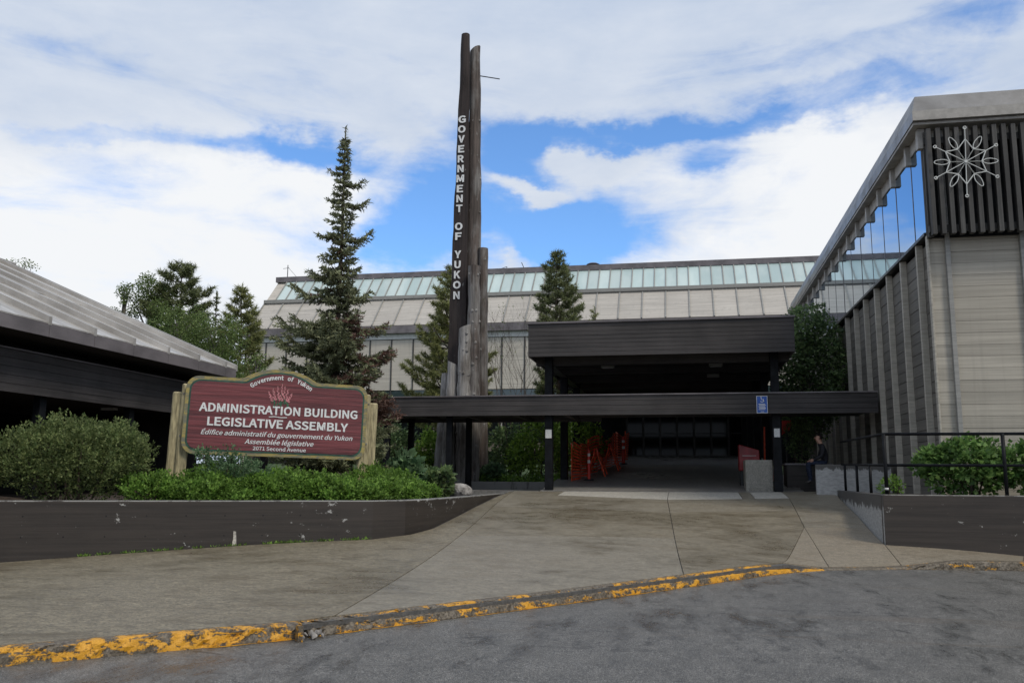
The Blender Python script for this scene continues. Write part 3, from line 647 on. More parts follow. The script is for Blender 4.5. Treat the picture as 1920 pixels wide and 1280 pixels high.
# snowflake of rope light hung on the screen
def snowflake():
    c = atY(1811, 303, YC-.50); r = thing('snowflake_light', c, 'white rope light snowflake with ten arms hung on the slatted screen', 'decoration')
    def P(a, q): return (q*math.sin(a), 0, q*math.cos(a))
    R1 = .72
    for k in range(6):
        a = rad(60*k+2); mb = MB(); Rk = R1*(1, .92, .92, 1, .92, .92)[k]
        mb.tube([P(a, .03), P(a, Rk)], .009, 6); 
        for s in (-1, 1): mb.tube([P(a+s*rad(30), .30), P(a, Rk*.66)], .011, 6)
        for s in (-1, 1): mb.tube([P(a+s*rad(30), .30), (0, 0, 0)], .009, 6)
        e = P(a, Rk); mb.tube([(e[0]+.03*math.sin(t), 0, e[2]+.03*math.cos(t)) for t in np.linspace(0, 2*math.pi, 9)], .009, 5)
        mb.build('point_arm', 'rope_light', r, True)
    for k in range(6):
        a = rad(60*k+32); mb = MB(); pts = []
        for t in np.linspace(0, 2*math.pi, 17): u = .46+.14*-math.cos(t); wv = .056*math.sin(t)*(1.0 if u < .5 else .9); pts.append((u*math.sin(a)+wv*math.cos(a), 0, u*math.cos(a)-wv*math.sin(a)))
        mb.tube(pts, .009, 6); mb.tube([P(a, .20), P(a, .32)], .009, 6); mb.build('loop_arm', 'rope_light', r, True)
    mb = MB(); mb.tube([(0, -.02, 0), (0, .03, 0)], .03, 10); mb.build('hub', 'rope_light', r, True)
    MB().tube([(0, 0, .72), (0, .08, .78)], .01, 6).build('hook', 'dark_steel', r, True)
snowflake()

# ------------------------------------------------------------------ back building
YB = 52.0; KB = YB/46.0
def zb(z): return EYE+(z-EYE)*KB
BB = thing('main_building', (-10, YB, 2.4), 'long pale grey panelled building with sloping skylight roof and dark ridge', 'building')
xl, xr = atY(462, 640, YB).x, 22.0
z_e0, z_e1 = zb(9.46), zb(9.86)
box('wall_core', 'void', xl+.2, xr, YB+.12, YB+14, .5, z_e0, BB)
PW = 1.41; x = xl; i = 0; zs0, zs1 = zb(6.32), z_e0-.40
pan = MB().box(0, PW-.03, 0, .08, 0, zs1-zs0).mesh('wall_panel', 'panel_back'); bat = MB().box(-.04, .04, 0, .14, 0, zs1-zs0+.5).mesh('batten', 'dark_glass_frame')
gst = MB().box(0, PW-.06, 0, .05, 0, .42).mesh('strip_window', 'teal_glass')
low_g = MB().box(0, PW-.07, 0, .05, 0, 1.25).mesh('glass_pane', 'dark_glass'); low_p = MB().box(0, PW-.05, 0, .07, 0, .52).mesh('spandrel_panel', 'spandrel_shaded'); low_g2 = MB().box(0, PW-.07, 0, .05, 0, .7).mesh('glass_pane', 'dark_glass')
roof_t = 1.0
yg0, zg0 = YB+(48.1-46)*KB, zb(11.95); yg1, zg1 = YB+(49.68-46)*KB, zb(13.53)
def sloped(w, y0, z0, y1, z1, t, mat, name): # panel on the 45 degree roof
    return MB().hexa([(0, y0, z0), (w, y0, z0), (w, y1, z1), (0, y1, z1), (0, y0-t*.7, z0+t*.7), (w, y0-t*.7, z0+t*.7), (w, y1-t*.7, z1+t*.7), (0, y1-t*.7, z1+t*.7)]).mesh(name, mat)
rp = sloped(PW-.04, 0, 0, yg0-YB-.22, zg0-z_e1-.22, .06, 'roof_panel_back', 'roof_panel'); rb = sloped(.07, 0, 0, yg0-YB-.22, zg0-z_e1-.22, .13, 'batten', 'roof_batten')
sp_ = sloped(PW/2-.05, 0, 0, yg1-yg0-.06, zg1-zg0-.06, .04, 'skylight_glass', 'skylight_pane'); sb_ = sloped(.06, 0, 0, yg1-yg0-.06, zg1-zg0-.06, .10, 'batten', 'glazing_bar')
while x < 12:
    piece('wall_panel', pan, (x+.015, YB, zs0+.02), BB); piece('batten', bat, (x, YB-.04, zs0-.45), BB); piece('strip_window', gst, (x+.03, YB+.03, zs0-.44), BB)
    piece('roof_panel', rp, (x+.02, YB+.2, z_e1+.1), BB); piece('roof_batten', rb, (x-.035, YB+.19, z_e1+.1), BB)
    for h in (0, 1):
        if x+h*PW/2 > xl+.9 or h: piece('skylight_pane', sp_, (x+h*PW/2+.025, yg0+.04, zg0+.04), BB); piece('glazing_bar', sb_, (x+h*PW/2-.03, yg0+.03, zg0+.04), BB)
    if -20 < x < 0:
        zl = 2.45
        piece('glass_pane', low_g2, (x+.035, YB+.06, zl), BB); piece('spandrel_panel', low_p, (x+.025, YB+.04, zl+.74), BB); piece('glass_pane', low_g, (x+.035, YB+.06, zl+1.30), BB)
        box('mullion', 'beige_frame', x-.035, x+.035, YB-.03, YB+.11, 2.3, 5.1, BB)
    x += PW; i += 1
box('window_head', 'beige_frame', xl, xr, YB-.02, YB+.1, 5.1, 5.35, BB); box('lower_wall', 'panel_back', xl, xr, YB+.02, YB+.1, 5.36, zs0-.47, BB)
box('eave_band', 'fascia_metal', xl-.1, xr, YB-.35, YB+.3, z_e0, z_e1, BB); box('frieze', 'white_metal', xl, xr, YB-.06, YB+.1, zs1+.06, z_e0-.003, BB)
mb = MB(); mb.hexa([(xl, YB+.25, z_e1+.02), (xr, YB+.25, z_e1+.02), (xr, yg1, zg1-.08), (xl, yg1, zg1-.08), (xl, YB+.35, z_e1-.1), (xr, YB+.35, z_e1-.1), (xr, yg1+.2, zg1-.3), (xl, yg1+.2, zg1-.3)]); mb.build('roof_deck', 'panel_back', BB)
box('flashing', 'batten', xl, xr, yg0-.28, yg0-.12, zg0-.12, zg0+.10, BB)
mb = MB(); mb.box(xl-.15, xr, yg1-.15, yg1+.6, zg1-.02, zg1+.34); mb.build('ridge_cap', 'fascia_metal', BB)
mb = MB(); mb.add([(xl-.12, YB-.1, z_e1-.2), (xl-.12, yg1+.3, zg1+.1), (xl-.12, yg1+.3, z_e1-.2), (xl+.12, YB-.1, z_e1-.2), (xl+.12, yg1+.3, zg1+.1), (xl+.12, yg1+.3, z_e1-.2)], [(0, 1, 2), (3, 5, 4), (0, 3, 4, 1), (1, 4, 5, 2), (2, 5, 3, 0)]); mb.build('gable_end', 'panel_back', BB)
box('gable_wall', 'panel_back', xl-.02, xl+.19, YB+.12, YB+14, .5, z_e0, BB)
# things on the ridge
zr = zg1+.33
p = atY(540, 497, yg1+.3); A = thing('antenna', (p.x, yg1+.3, zr), 'thin mast antenna with cross bars on the roof ridge near the gable', 'antenna')
MB().tube([(p.x, yg1+.3, zr-.02), (p.x, yg1+.3, p.z)], .03, 6).build('mast', 'dark_steel', A); MB().tube([(p.x-.35, yg1+.3, p.z-.25), (p.x+.1, yg1+.3, p.z-.2)], .015, 5).build('cross_bar', 'dark_steel', A); MB().tube([(p.x, yg1+.3, p.z-.15), (p.x+.75, yg1+.4, zr)], .012, 5).build('guy_wire', 'dark_steel', A)
p = atY(949, 500, yg1+.3); A = thing('antenna', (p.x, yg1+.3, zr), 'small bracket antenna on the roof ridge beside the totem logs', 'antenna')
MB().tube([(p.x+.05, yg1+.3, zr-.02), (p.x+.05, yg1+.3, p.z)], .025, 6).build('mast', 'dark_steel', A); MB().tube([(p.x+.05, yg1+.3, p.z), (p.x-.5, yg1+.3, zr+.05)], .018, 5).build('brace', 'dark_steel', A)
p = atY(978, 492, yg1+.3); A = thing('antenna', (p.x+.2, yg1+.3, zr), 'leaning whip antenna on the roof ridge', 'antenna'); MB().tube([(p.x+.2, yg1+.3, zr-.02), (p.x, yg1+.3, p.z)], .025, 6).build('mast', 'dark_steel', A)
p = atY(1112, 503, yg1+.3); A = thing('roof_vent', (p.x, yg1+.3, zr), 'low dark round vent on the roof ridge above the canopy', 'vent'); MB().tube([(p.x, yg1+.3, zr-.02), (p.x, yg1+.3, zr+.12)], .30, 14).build('vent_pipe', 'fascia_metal', A); MB().tube([(p.x, yg1+.3, zr+.121), (p.x, yg1+.3, zr+.2)], [.44, .30], 14).build('vent_cap', 'fascia_metal', A)

# ------------------------------------------------------------------ canopy over the ramp and covered walkway
def planks_x(parent, x0, x1, yf, z0, z1, n, mat='beam_x', t=.05):
    """fascia boards facing the viewer"""
    h = (z1-z0)/n
    for k in range(n): box('fascia_board', mat, x0, x1, yf+random.uniform(0, .006), yf+t, z0+k*h+.003, z0+(k+1)*h-.003, parent, .003)
CN = thing('entrance_canopy', (-.7, 24.7, 1.27), 'deep dark timber canopy roof on steel columns above the entrance ramp', 'canopy')
cx0, cx1, cz0, cz1 = -4.22, 2.91, 4.94, 5.90
planks_x(CN, cx0, cx1, 23.9, cz0, cz1-.04, 8)
box('roof_slab', 'soffit_wood', cx0+.06, cx1-.06, 23.96, 38.4, cz0+.10, cz1-.06, CN)
box('coping', 'fascia_metal', cx0-.03, cx1+.03, 23.86, 38.5, cz1-.038, cz1+.01, CN)
box('side_fascia', 'beam_y', cx0, cx0+.055, 23.953, 38.4, cz0, cz1-.04, CN); box('side_fascia', 'beam_y', cx1-.055, cx1, 23.953, 38.4, cz0, cz1-.04, CN)
for k in range(6): box('cross_beam', 'beam_x', cx0+.06, cx1-.06, 24.9+2.3*k, 25.15+2.3*k, cz0-.12, cz0+.098, CN)
col_y = [24.72, 27.9, 31.2, 34.4, 37.7]
for s, x in ((0, -3.755), (1, 2.435)):
    for y in col_y:
        box('column', 'black_paint', x-.11, x+.11, y-.11, y+.11, (1.2 if y < 25 else rampz(y)-.06), cz0+.095, CN, .008)
box('side_beam', 'beam_y', -3.87, -3.64, 24.9, 38.2, cz0-.14, cz0-.125, CN)
for (px, py) in ((1139.7, 688), (1156, 710.6), (1168.8, 727.8), (1341.9, 685.6), (1337, 706.9), (1331, 725.6)):
    q = atZ(px, py, cz0+.0); L = box('soffit_light', 'batten', q.x-.2, q.x+.2, q.y-.12, q.y+.12, cz0-.02, cz0+.102, CN, .01); box('lens', 'paper', q.x-.16, q.x+.16, q.y-.09, q.y+.09, cz0-.03, cz0-.0205, L)
WK = thing('covered_walkway', (-4.5, 24.6, 1.26), 'long low dark timber walkway roof crossing in front of the totem logs', 'walkway')
wx0, wx1, wz0, wz1 = -14.15, 4.99, 3.35, 3.89
planks_x(WK, wx0, wx1, 24.38, wz0, wz1, 4)
box('coping', 'fascia_metal', wx0, wx1, 24.34, 27.45, wz1+.002, wz1+.035, WK); box('roof_slab', 'soffit_wood', wx0, wx1, 24.432, 27.3, wz0+.12, wz1, WK); planks_x(WK, wx0, wx1-7.5, 27.31, wz0, wz1, 4)
for k in range(8): box('rafter', 'soffit_wood', wx0+.7+1.45*k, wx0+.82+1.45*k, 24.433, 27.3, wz0+.0, wz0+.118, WK)
for x, y in ((-6.66, 24.72), (-6.66, 27.05), (-8.55, 24.72), (-8.55, 27.05), (-10.5, 24.72), (-12.4, 24.72)):
    box('post', 'black_paint', x-.085, x+.085, y-.085, y+.085, 1.2, wz0+.119, WK, .008)

# entrance doors at the head of the ramp
EN = thing('entrance_doors', (-.3, 38.3, 2.5), 'dark glazed entrance doors at the top of the covered ramp', 'doors')
MB().box(-4.2, 5.0, 38.9, 39.1, 2.2, 4.9).build('back_wall', 'void', EN)
for k in range(7):
    x0 = -2.45+k*.62*1.15
    dp = box('door_leaf', 'dark_glass', x0+.05, x0+.66, 38.42, 38.44, 2.62, 4.25, EN)
    box('door_frame', 'dark_glass_frame', x0-.035, x0+.045, 38.38, 38.48, 2.5, 4.40, EN)
    box('push_bar', 'dark_steel', x0+.09, x0+.62, 38.37, 38.40, 3.52, 3.57, dp)
box('door_head', 'dark_glass_frame', -2.6, 3.0, 38.36, 38.5, 4.26, 4.42, EN); box('door_rail', 'dark_glass_frame', -2.6, 3.0, 38.39, 38.47, 2.5, 2.618, EN)
box('side_wall', 'black_paint', -4.0, -2.6, 38.36, 38.5, 2.4, 4.9, EN); box('side_wall', 'black_paint', 3.0, 5.0, 38.36, 38.5, 2.2, 4.9, EN)

# ------------------------------------------------------------------ left building
LB = thing('side_building', (-14, 20, 1.1), 'low building with ribbed metal gable roof over dark timber verandah', 'building')
XE, ZE, YE0, YE1 = -13.5, 4.86, 2.0, 24.75; TR = math.tan(rad(23.2)); RL = 8.3
k = 0; y = 24.69-.02
rib_y = [24.69-1.5*i+.0 for i in range(16)]
ribs = [26.4-8.36]  # eave rib stations measured from the photograph
stations = [15.06+1.51*i for i in range(7)]
stations = [15.06-1.51*i for i in range(9, 0, -1)]+stations
def roof_pt(s, y, h=0): return (XE-s*math.cos(rad(23.2)), y, ZE+s*math.sin(rad(23.2))+h)
LS = 9.0
def roof_piece(y0, y1, s0, s1, h0, h1, mat, name):
    pts = []
    for h in (h0, h1): pts += [roof_pt(s0, y0, h), roof_pt(s0, y1, h), roof_pt(s1, y1, h), roof_pt(s1, y0, h)]
    MB().hexa(pts).build(name, mat, LB)
st = stations+[YE1]
for a, b in zip(st[:-1], st[1:]):
    roof_piece(a+.05, b-.05, 0, LS*.47, .0, .03, 'metal_roof', 'roof_sheet'); roof_piece(a+.05, b-.05, LS*.47-.04, LS, .032, .06, 'metal_roof', 'roof_sheet')
for a in stations: roof_piece(a-.05, a+.05, -.03, LS, -.02, .17, 'metal_roof', 'roof_rib')
roof_piece(YE1-.05, YE1+.08, -.02, LS, -.05, .14, 'metal_roof', 'rake_cap'); roof_piece(0, YE1, .0, LS, -.20, -.02, 'void', 'roof_deck')
box('ridge_cap', 'metal_roof', roof_pt(LS, 0)[0]-.25, roof_pt(LS, 0)[0]+.1, 0, YE1+.08, roof_pt(LS, 0)[2]-.1, roof_pt(LS, 0)[2]+.16, LB)
for a, b in zip(st[:-1], st[1:]): box('fascia_panel', 'fascia_metal', XE-.03, XE+.02, a+.006, b-.006, ZE-.29, ZE-.01, LB)
box('eave_soffit', 'soffit_wood', -17.5, XE-.032, 0, YE1, ZE-.30, ZE-.22, LB)
h = .92/5
for j in range(5): box('fascia_board', 'beam_y', -14.2, -14.14, 0, 24.3, 3.36+j*h+.003, 3.36+(j+1)*h-.003, LB, .003)
box('beam_cap', 'fascia_metal', -14.6, -14.1, 0, 24.33, 4.282, 4.31, LB); box('verandah_roof', 'soffit_wood', -18.4, -14.21, 0, 24.3, 3.50, 4.0, LB)
box('inner_wall', 'void', -18.6, -18.3, 0, 24.0, .9, 5.4, LB); box('end_wall', 'void', -30, -14.55, 24.05, 24.25, .9, 4.6, LB); box('rear_wall', 'void', -30, -29.8, 0, 24.04, .9, 6, LB); box('upper_wall', 'void', -15.2, -15.0, 0, 24.2, 4.0, ZE-.21, LB)
for yk in (17.6, 20.9, 24.1, 14.3, 11.0): box('verandah_post', 'black_paint', -14.5, -14.3, yk-.1, yk+.1, 1.0, 3.52, LB, .008)
for yk in range(8):
    box('glass_pane', 'dark_glass', -18.29, -18.26, 8.2+2*yk, 10.0+2*yk, 1.6, 3.3, LB)
q = atZ(205, 766, 3.48); box('soffit_light', 'white_metal', q.x-.2, q.x+.2, q.y-.1, q.y+.1, 3.44, 3.502, LB)
# saplings beyond the ridge are built with the trees

# ------------------------------------------------------------------ text helper
import os
try: FONT = bpy.data.fonts.load(os.path.join(bpy.utils.system_resource('DATAFILES'), 'fonts', 'Noto Sans CJK Regular.woff2'))
except Exception: FONT = None
def text_mesh(body, size, bold=.0, shear=0, extrude=.004, align='CENTER', spacing=1.0):
    cu = bpy.data.curves.new('lettering', 'FONT'); cu.body = body
    if FONT: cu.font = FONT
    cu.size = size; cu.offset = bold*size; cu.shear = shear; cu.extrude = extrude; cu.align_x = align; cu.align_y = 'CENTER'; cu.space_character = spacing; cu.resolution_u = 3
    ob = bpy.data.objects.new('lettering', cu); COL.objects.link(ob); bpy.context.view_layer.update()
    me = bpy.data.meshes.new_from_object(ob.evaluated_get(bpy.context.evaluated_depsgraph_get())); bpy.data.objects.remove(ob); bpy.data.curves.remove(cu)
    return me
def put_text(name, me, mat, parent, loc, rz=0, ry=0, width=None, height=None):
    """stand a text mesh upright, facing -Y of its parent"""
    co = np.zeros(len(me.vertices)*3, np.float32); me.vertices.foreach_get('co', co); co = co.reshape(-1, 3)
    c0, c1 = co.min(0), co.max(0); co -= (c0+c1)/2
    if width: co[:, 0] *= width/(c1[0]-c0[0])
    if height: co[:, 1] *= height/(c1[1]-c0[1])
    out = np.stack([co[:, 0], -co[:, 2], co[:, 1]], 1); me.vertices.foreach_set('co', out.ravel()); me.materials.clear(); me.materials.append(MATS[mat]); me.update()
    o = bpy.data.objects.new(name, me); COL.objects.link(o); o.parent = parent; o.location = loc; o.rotation_euler = (0, ry, rz); WL[o.name] = Vector(); return o

# ------------------------------------------------------------------ carved sign
pL, pR = atY(340, 775, 15.6), atY(682, 788, 17.25)
SW = math.hypot(pR.x-pL.x, pR.y-pL.y); srz = math.atan2(pR.y-pL.y, pR.x-pL.x)
sc_ = (pL+pR)/2; szb = 1.05
SG = thing('carved_sign', (sc_.x, sc_.y, szb), 'carved red wooden sign with yellow green border naming the administration building', 'sign', rz=srz, ry=rad(1.6))
zc = sc_.z-szb-.03; SHh = 1.52
def outline(ins, w=SW, h=SHh):
    """rounded board with a raised arch in the middle of its top edge"""
    x1, zt, zb_ = w/2-ins, h/2-ins, -h/2+ins; r = .24-ins*.6; pts = []
    def arc(cx_, cz_, rr, a0, a1, n=7):
        for k in range(n+1): a = rad(a0+(a1-a0)*k/n); pts.append((cx_+rr*math.cos(a), cz_+rr*math.sin(a)))
    arc(x1-r, zt-r, r, 0, 90); 
    aw, ah = .70-ins*.9, .225
    pts.append((aw+.10, zt)); pts.append((aw+.01, zt+.012))
    for k in range(1, 12):
        u = 1-2*k/12; pts.append((aw*u, zt+ah*(1-u*u)**.8))
    pts.append((-aw-.01, zt+.012)); pts.append((-aw-.10, zt))
    arc(-x1+r, zt-r, r, 90, 180); arc(-x1+r, zb_+r, r, 180, 270); arc(x1-r, zb_+r, r, 270, 360)
    return pts
def plate(name, ins, y0, y1, mat, parent):
    p = outline(ins); n = len(p); v = [(x, y0, z+zc) for x, z in p]+[(x, y1, z+zc) for x, z in p]
    f = [(i, i+n, (i+1) % n+n, (i+1) % n) for i in range(n)]+[tuple(range(n-1, -1, -1))[::-1], tuple(range(n, 2*n))[::-1]]
    me = bpy.data.meshes.new(name); me.from_pydata(v, [], f); me.materials.append(MATS[mat]); me.update()
    bm = bmesh.new(); bm.from_mesh(me); bmesh.ops.recalc_face_normals(bm, faces=bm.faces[:]); bm.to_mesh(me); bm.free()
    return link(name, me, parent, True)
plate('board', 0, -.05, .05, 'sign_border', SG); plate('green_line', .065, -.056, -.04, 'sign_green', SG); plate('red_face', .098, -.062, -.05, 'sign_red', SG)
yf = -.066
def line(txt, u, v, w, hgt, bold=.012, shear=0):
    """u,v: pixel of the text centre in the photograph, w: width in pixels along the board"""
    t = (u-345)/(690-345); x = -SW/2+SW*t*(1.05-.05*t); put_text('lettering', text_mesh(txt, .2, bold, shear, .005), 'white_letter', SG, (x, yf, v), width=w, height=hgt)
sw = SW/345*1.0
line('ADMINISTRATION BUILDING', 517, zc+.155, 300*sw, .175, .011); line('LEGISLATIVE ASSEMBLY', 517, zc-.115, 266*sw, .175, .011)
line('Édifice administratif du gouvernement du Yukon', 517, zc-.33, 286*sw, .148, .006, .25); line('Assemblée législative', 520, zc-.485, 130*sw, .138, .006, .25); line('2071 Second Avenue', 521, zc-.605, 100*sw, .078, .005)
MB().tube([(-.17, yf, zc+.022), (-.06, yf, zc+.032), (.06, yf, zc+.018), (.18, yf, zc+.026)], .009, 6).build('flourish', 'white_letter', SG, True)
arc_t = 'Government of Yukon'; R_a = .98; zca = zc+SHh/2+.065-R_a
adv = [text_mesh(c, .2, .012, 0, .005) if c != ' ' else None for c in arc_t]
wid = []
for me in adv:
    if me is None: wid.append(.05); continue
    co = np.zeros(len(me.vertices)*3, np.float32); me.vertices.foreach_get('co', co); co = co.reshape(-1, 3); wid.append(float(co[:, 0].max()-co[:, 0].min())*.95+.011)
kk_ = 1.30/sum(wid); wid = [w_*kk_ for w_ in wid]; tot_w = sum(wid); s_acc = -tot_w/2
for c, me, w_ in zip(arc_t, adv, wid):
    a = (s_acc+w_/2)/R_a; s_acc += w_
    if me is None: continue
    co = np.zeros(len(me.vertices)*3, np.float32); me.vertices.foreach_get('co', co); co = co.reshape(-1, 3); hh = float(co[:, 1].max()-co[:, 1].min())*1.08*kk_
    cy_ = (float(co[:, 1].max()+co[:, 1].min())/2)*.0
    desc = float(co[:, 1].max()+co[:, 1].min())/2*.98*kk_
    put_text('letter', me, 'white_letter', SG, (.03+(R_a+desc)*math.sin(a), yf, zca+(R_a+desc)*math.cos(a)), ry=a, width=w_-.010, height=hh)
# flower emblem
for k, (fx_, hh) in enumerate(((-.24, .24), (-.15, .31), (-.06, .36), (.02, .42), (.08, .37), (.15, .31), (.23, .23))):
    base = zc+.30; mb = MB(); mb.tube([(fx_*.6+.02, yf, base-.02), (fx_+.02, yf, base+hh)], .005, 5); st_ = mb.build('flower_stem', 'flower_green', SG, True)
    mb = MB(); rn = random.Random(k)
    for q in range(16):
        t = .18+.8*q/16; x0 = fx_*(.6+.4*t)+.02+rn.uniform(-.035, .035)*(1.15-t); z0 = base+hh*t; r = .021*(1.25-t*.7)
        mb.add([(x0-r, yf-.004, z0), (x0, yf-.006, z0-r*.8), (x0+r, yf-.004, z0+rn.uniform(-.4, .4)*r), (x0, yf-.004, z0+r)], [(0, 1, 2, 3)])
    mb.build('flower_spike', 'flower_pink', st_, True)
mb = MB()
for q in range(12):
    x0 = .03+random.uniform(-.17, .19); z0 = zc+.27+random.uniform(-.02, .09); a = random.uniform(-.8, .8); mb.add([(x0, yf-.005, z0-.03), (x0+.018+.02*a, yf-.007, z0), (x0+.03*a, yf-.005, z0+.045), (x0-.018+.02*a, yf-.005, z0)], [(0, 1, 2, 3)])
mb.build('emblem_leaves', 'flower_green', SG, True)
for s in (-1, 1):
    xp = s*(SW/2-.02)
    for nm, dx, dy, top in (('front_post', 0, .06, .60), ('back_post', s*.17, .16, .44)):
        x0 = xp+dx; w_ = .10; m = MB(); m.add([(x0-w_, dy, -.35), (x0+w_, dy, -.35), (x0+w_, dy+.14, -.35), (x0-w_, dy+.14, -.35), (x0-w_, dy, zc+top), (x0+w_, dy, zc+top), (x0+w_, dy+.14, zc+top), (x0-w_, dy+.14, zc+top)], [(0, 3, 2, 1), (4, 5, 6, 7), (0, 1, 5, 4), (1, 2, 6, 5), (2, 3, 7, 6), (3, 0, 4, 7)])
        o = m.build('post', 'weathered_post', SG, True, bevel=.025)
        if not dx:
            for zz in (.40, -.42): MB().tube([(x0+s*.06, dy-.012, zc+zz), (x0+s*.06, dy+.01, zc+zz)], .018, 8).build('bolt', 'galvanised', SG, True)

# ------------------------------------------------------------------ totem of logs
YT_ = 28.5
TT = thing('log_totem', (atY(868, 900, YT_).x, YT_, 1.3), 'tall totem of weathered upright logs carrying white vertical lettering', 'monument')
def log(name, bot, top, rb_, rt, mat, Y, slant=0, n=14, flat=None, seed=0, rings=26):
    """bot/top: pixel of the centre line at two heights; a slightly knobbly tapered trunk"""
    rn = random.Random(seed); p0 = atY(*bot, Y); p1 = atY(*top, Y); v = []; f = []
    ph = [rn.uniform(0, 6.28) for _ in range(6)]
    for i in range(rings+1):
        t = i/rings; c = p0.lerp(p1, t); r = rb_+(rt-rb_)*t
        for k in range(n):
            a = 2*math.pi*k/n; rr = r*(1+.045*math.sin(a*2+ph[0]+t*3)+.045*math.sin(t*31+ph[1]+a)+.04*math.sin(t*57+ph[2]-2*a)+.03*rn.uniform(-1, 1)); q = Vector((rr*math.cos(a), rr*math.sin(a), 0))
            if flat is not None and t < flat[0]: q.y = max(q.y, -r*flat[1])
            if slant and i == rings: q.z = slant*math.cos(a)*r*1.2
            if slant and i == rings-1: q.z = min(0, slant*math.cos(a)*r)
            v.append(c+q)
    for i in range(rings):
        for k in range(n): f.append((i*n+k, i*n+(k+1) % n, (i+1)*n+(k+1) % n, (i+1)*n+k))
    f.append(tuple(range(n-1, -1, -1))); f.append(tuple(rings*n+k for k in range(n)))
    me = bpy.data.meshes.new(name); me.from_pydata([tuple(q) for q in v], [], f); me.materials.append(MATS[mat]); me.polygons.foreach_set('use_smooth', [True]*len(me.polygons)); me.update()
    try: me.set_sharp_from_angle(angle=rad(40))
    except Exception: pass
    return link(name, me, TT)
px_m = F_PX/((atY(868, 600, YT_)-CAM).dot(fwd))
def R_(px): return px/2/px_m
log('log', (851, 915), (873.5, 66), R_(42), R_(18), 'log_face', YT_-.05, seed=1, flat=(.895, .45), rings=40)
log('log', (884, 915), (891.5, 92), R_(37), R_(20), 'log_dark', YT_+.22, slant=.4, seed=2, rings=40)
log('log', (902, 915), (906, 466), R_(24), R_(19), 'log_dark', YT_+.1, seed=3)
log('log', (884, 915), (889.5, 499), R_(28), R_(23), 'log_dark', YT_-.42, seed=4)
log('log', (868, 915), (873, 613), R_(31), R_(24), 'log_grey', YT_-.55, seed=5, slant=.3)
log('log', (838, 915), (849, 680), R_(28), R_(16), 'log_grey', YT_-.5, seed=6, slant=-.4)
log('log', (824, 915), (838, 700), R_(28), R_(20), 'log_grey', YT_-.1, seed=7)
# knots
for i in range(70):
    lg = random.choice(((893, 915, 892.5, 92, 27, 17, .22), (884, 915, 889.5, 499, 26, 22, -.42), (903, 915, 906.5, 466, 20, 17, .1), (868, 915, 873, 613, 30, 23, -.55)))
    t = random.random()**.8*.97; c = atY(lg[0]+(lg[2]-lg[0])*t, lg[1]+(lg[3]-lg[1])*t, YT_+lg[6]); r = R_(lg[4]+(lg[5]-lg[4])*t); a = rad(random.uniform(-160, -10)); rr = random.uniform(.025, .06)
    bm = bmesh.new(); bmesh.ops.create_icosphere(bm, subdivisions=1, radius=rr)
    for vv in bm.verts: vv.co = Vector((vv.co.x, vv.co.y, vv.co.z*1.2))+c+Vector((math.cos(a), math.sin(a), 0))*r*.99
    me = bpy.data.meshes.new('knot'); bm.to_mesh(me); bm.free(); link('knot', me, TT, mat='log_grey')
MB().tube([atY(899, 142.5, YT_+.2), atY(937, 148.5, YT_+.2)], .018, 6).build('lightning_rod', 'dark_steel', TT)
word = 'GOVERNMENT OF YUKON'; ys_ = [224, 242.5, 261, 279.5, 298, 316.5, 335, 354, 372.5, 391, None, 424.5, 443, None, 477, 496, 515, 534, 553.5]
for c, yv in zip(word, ys_):
    if yv is None: continue
    xx = 866.5+(856-866.5)*(yv-224)/(553.5-224); tt = (915-yv)/(915-66); r = R_(42+(18-42)*tt)
    q = atY(xx, yv, YT_-.05-r*.46-.02); hgt = 14.6/px_m
    put_text('letter', text_mesh(c, .26, .014, 0, .012), 'white_letter', TT, q-WL[TT.name], width=hgt*(1.02 if c in 'MOG' else .84), height=hgt)

# ------------------------------------------------------------------ railing on the right planter
RG = thing('railing', (3.6, 17.1, 1.36), 'black pipe railing with two rails on the concrete planter', 'railing')
zt = 2.44; zm = 1.88; yr = 17.1
MB().tube([(3.56, yr, zt), (16, yr, zt)], .028, 8).build('top_rail', 'black_paint', RG, smooth=True); MB().tube([(3.56, yr, zm), (16, yr, zm)], .026, 8).build('middle_rail', 'black_paint', RG, smooth=True)
MB().tube([(3.56, yr, zt), (3.83, 23.3, 2.55)], .026, 8).build('top_rail', 'black_paint', RG, smooth=True); MB().tube([(3.56, yr, zm), (3.83, 23.3, 1.99)], .024, 8).build('middle_rail', 'black_paint', RG, smooth=True)
for x in (3.56, 5.55, 7.6, 9.6): MB().tube([(x, yr, 1.34), (x, yr, zt)], .034, 8).build('post', 'black_paint', RG, smooth=True)
for y in (18.9, 20.7, 22.6): X = X_r(y)+.10; MB().tube([(X, y, 1.33), (X, y, zm+.02*(y-17)), ], .03, 8).build('post', 'black_paint', RG, smooth=True)
MB().tube([(3.56, yr, 1.44), (3.56, yr, 1.475)], .0365, 10).build('tape_band', 'paper', RG, smooth=True)

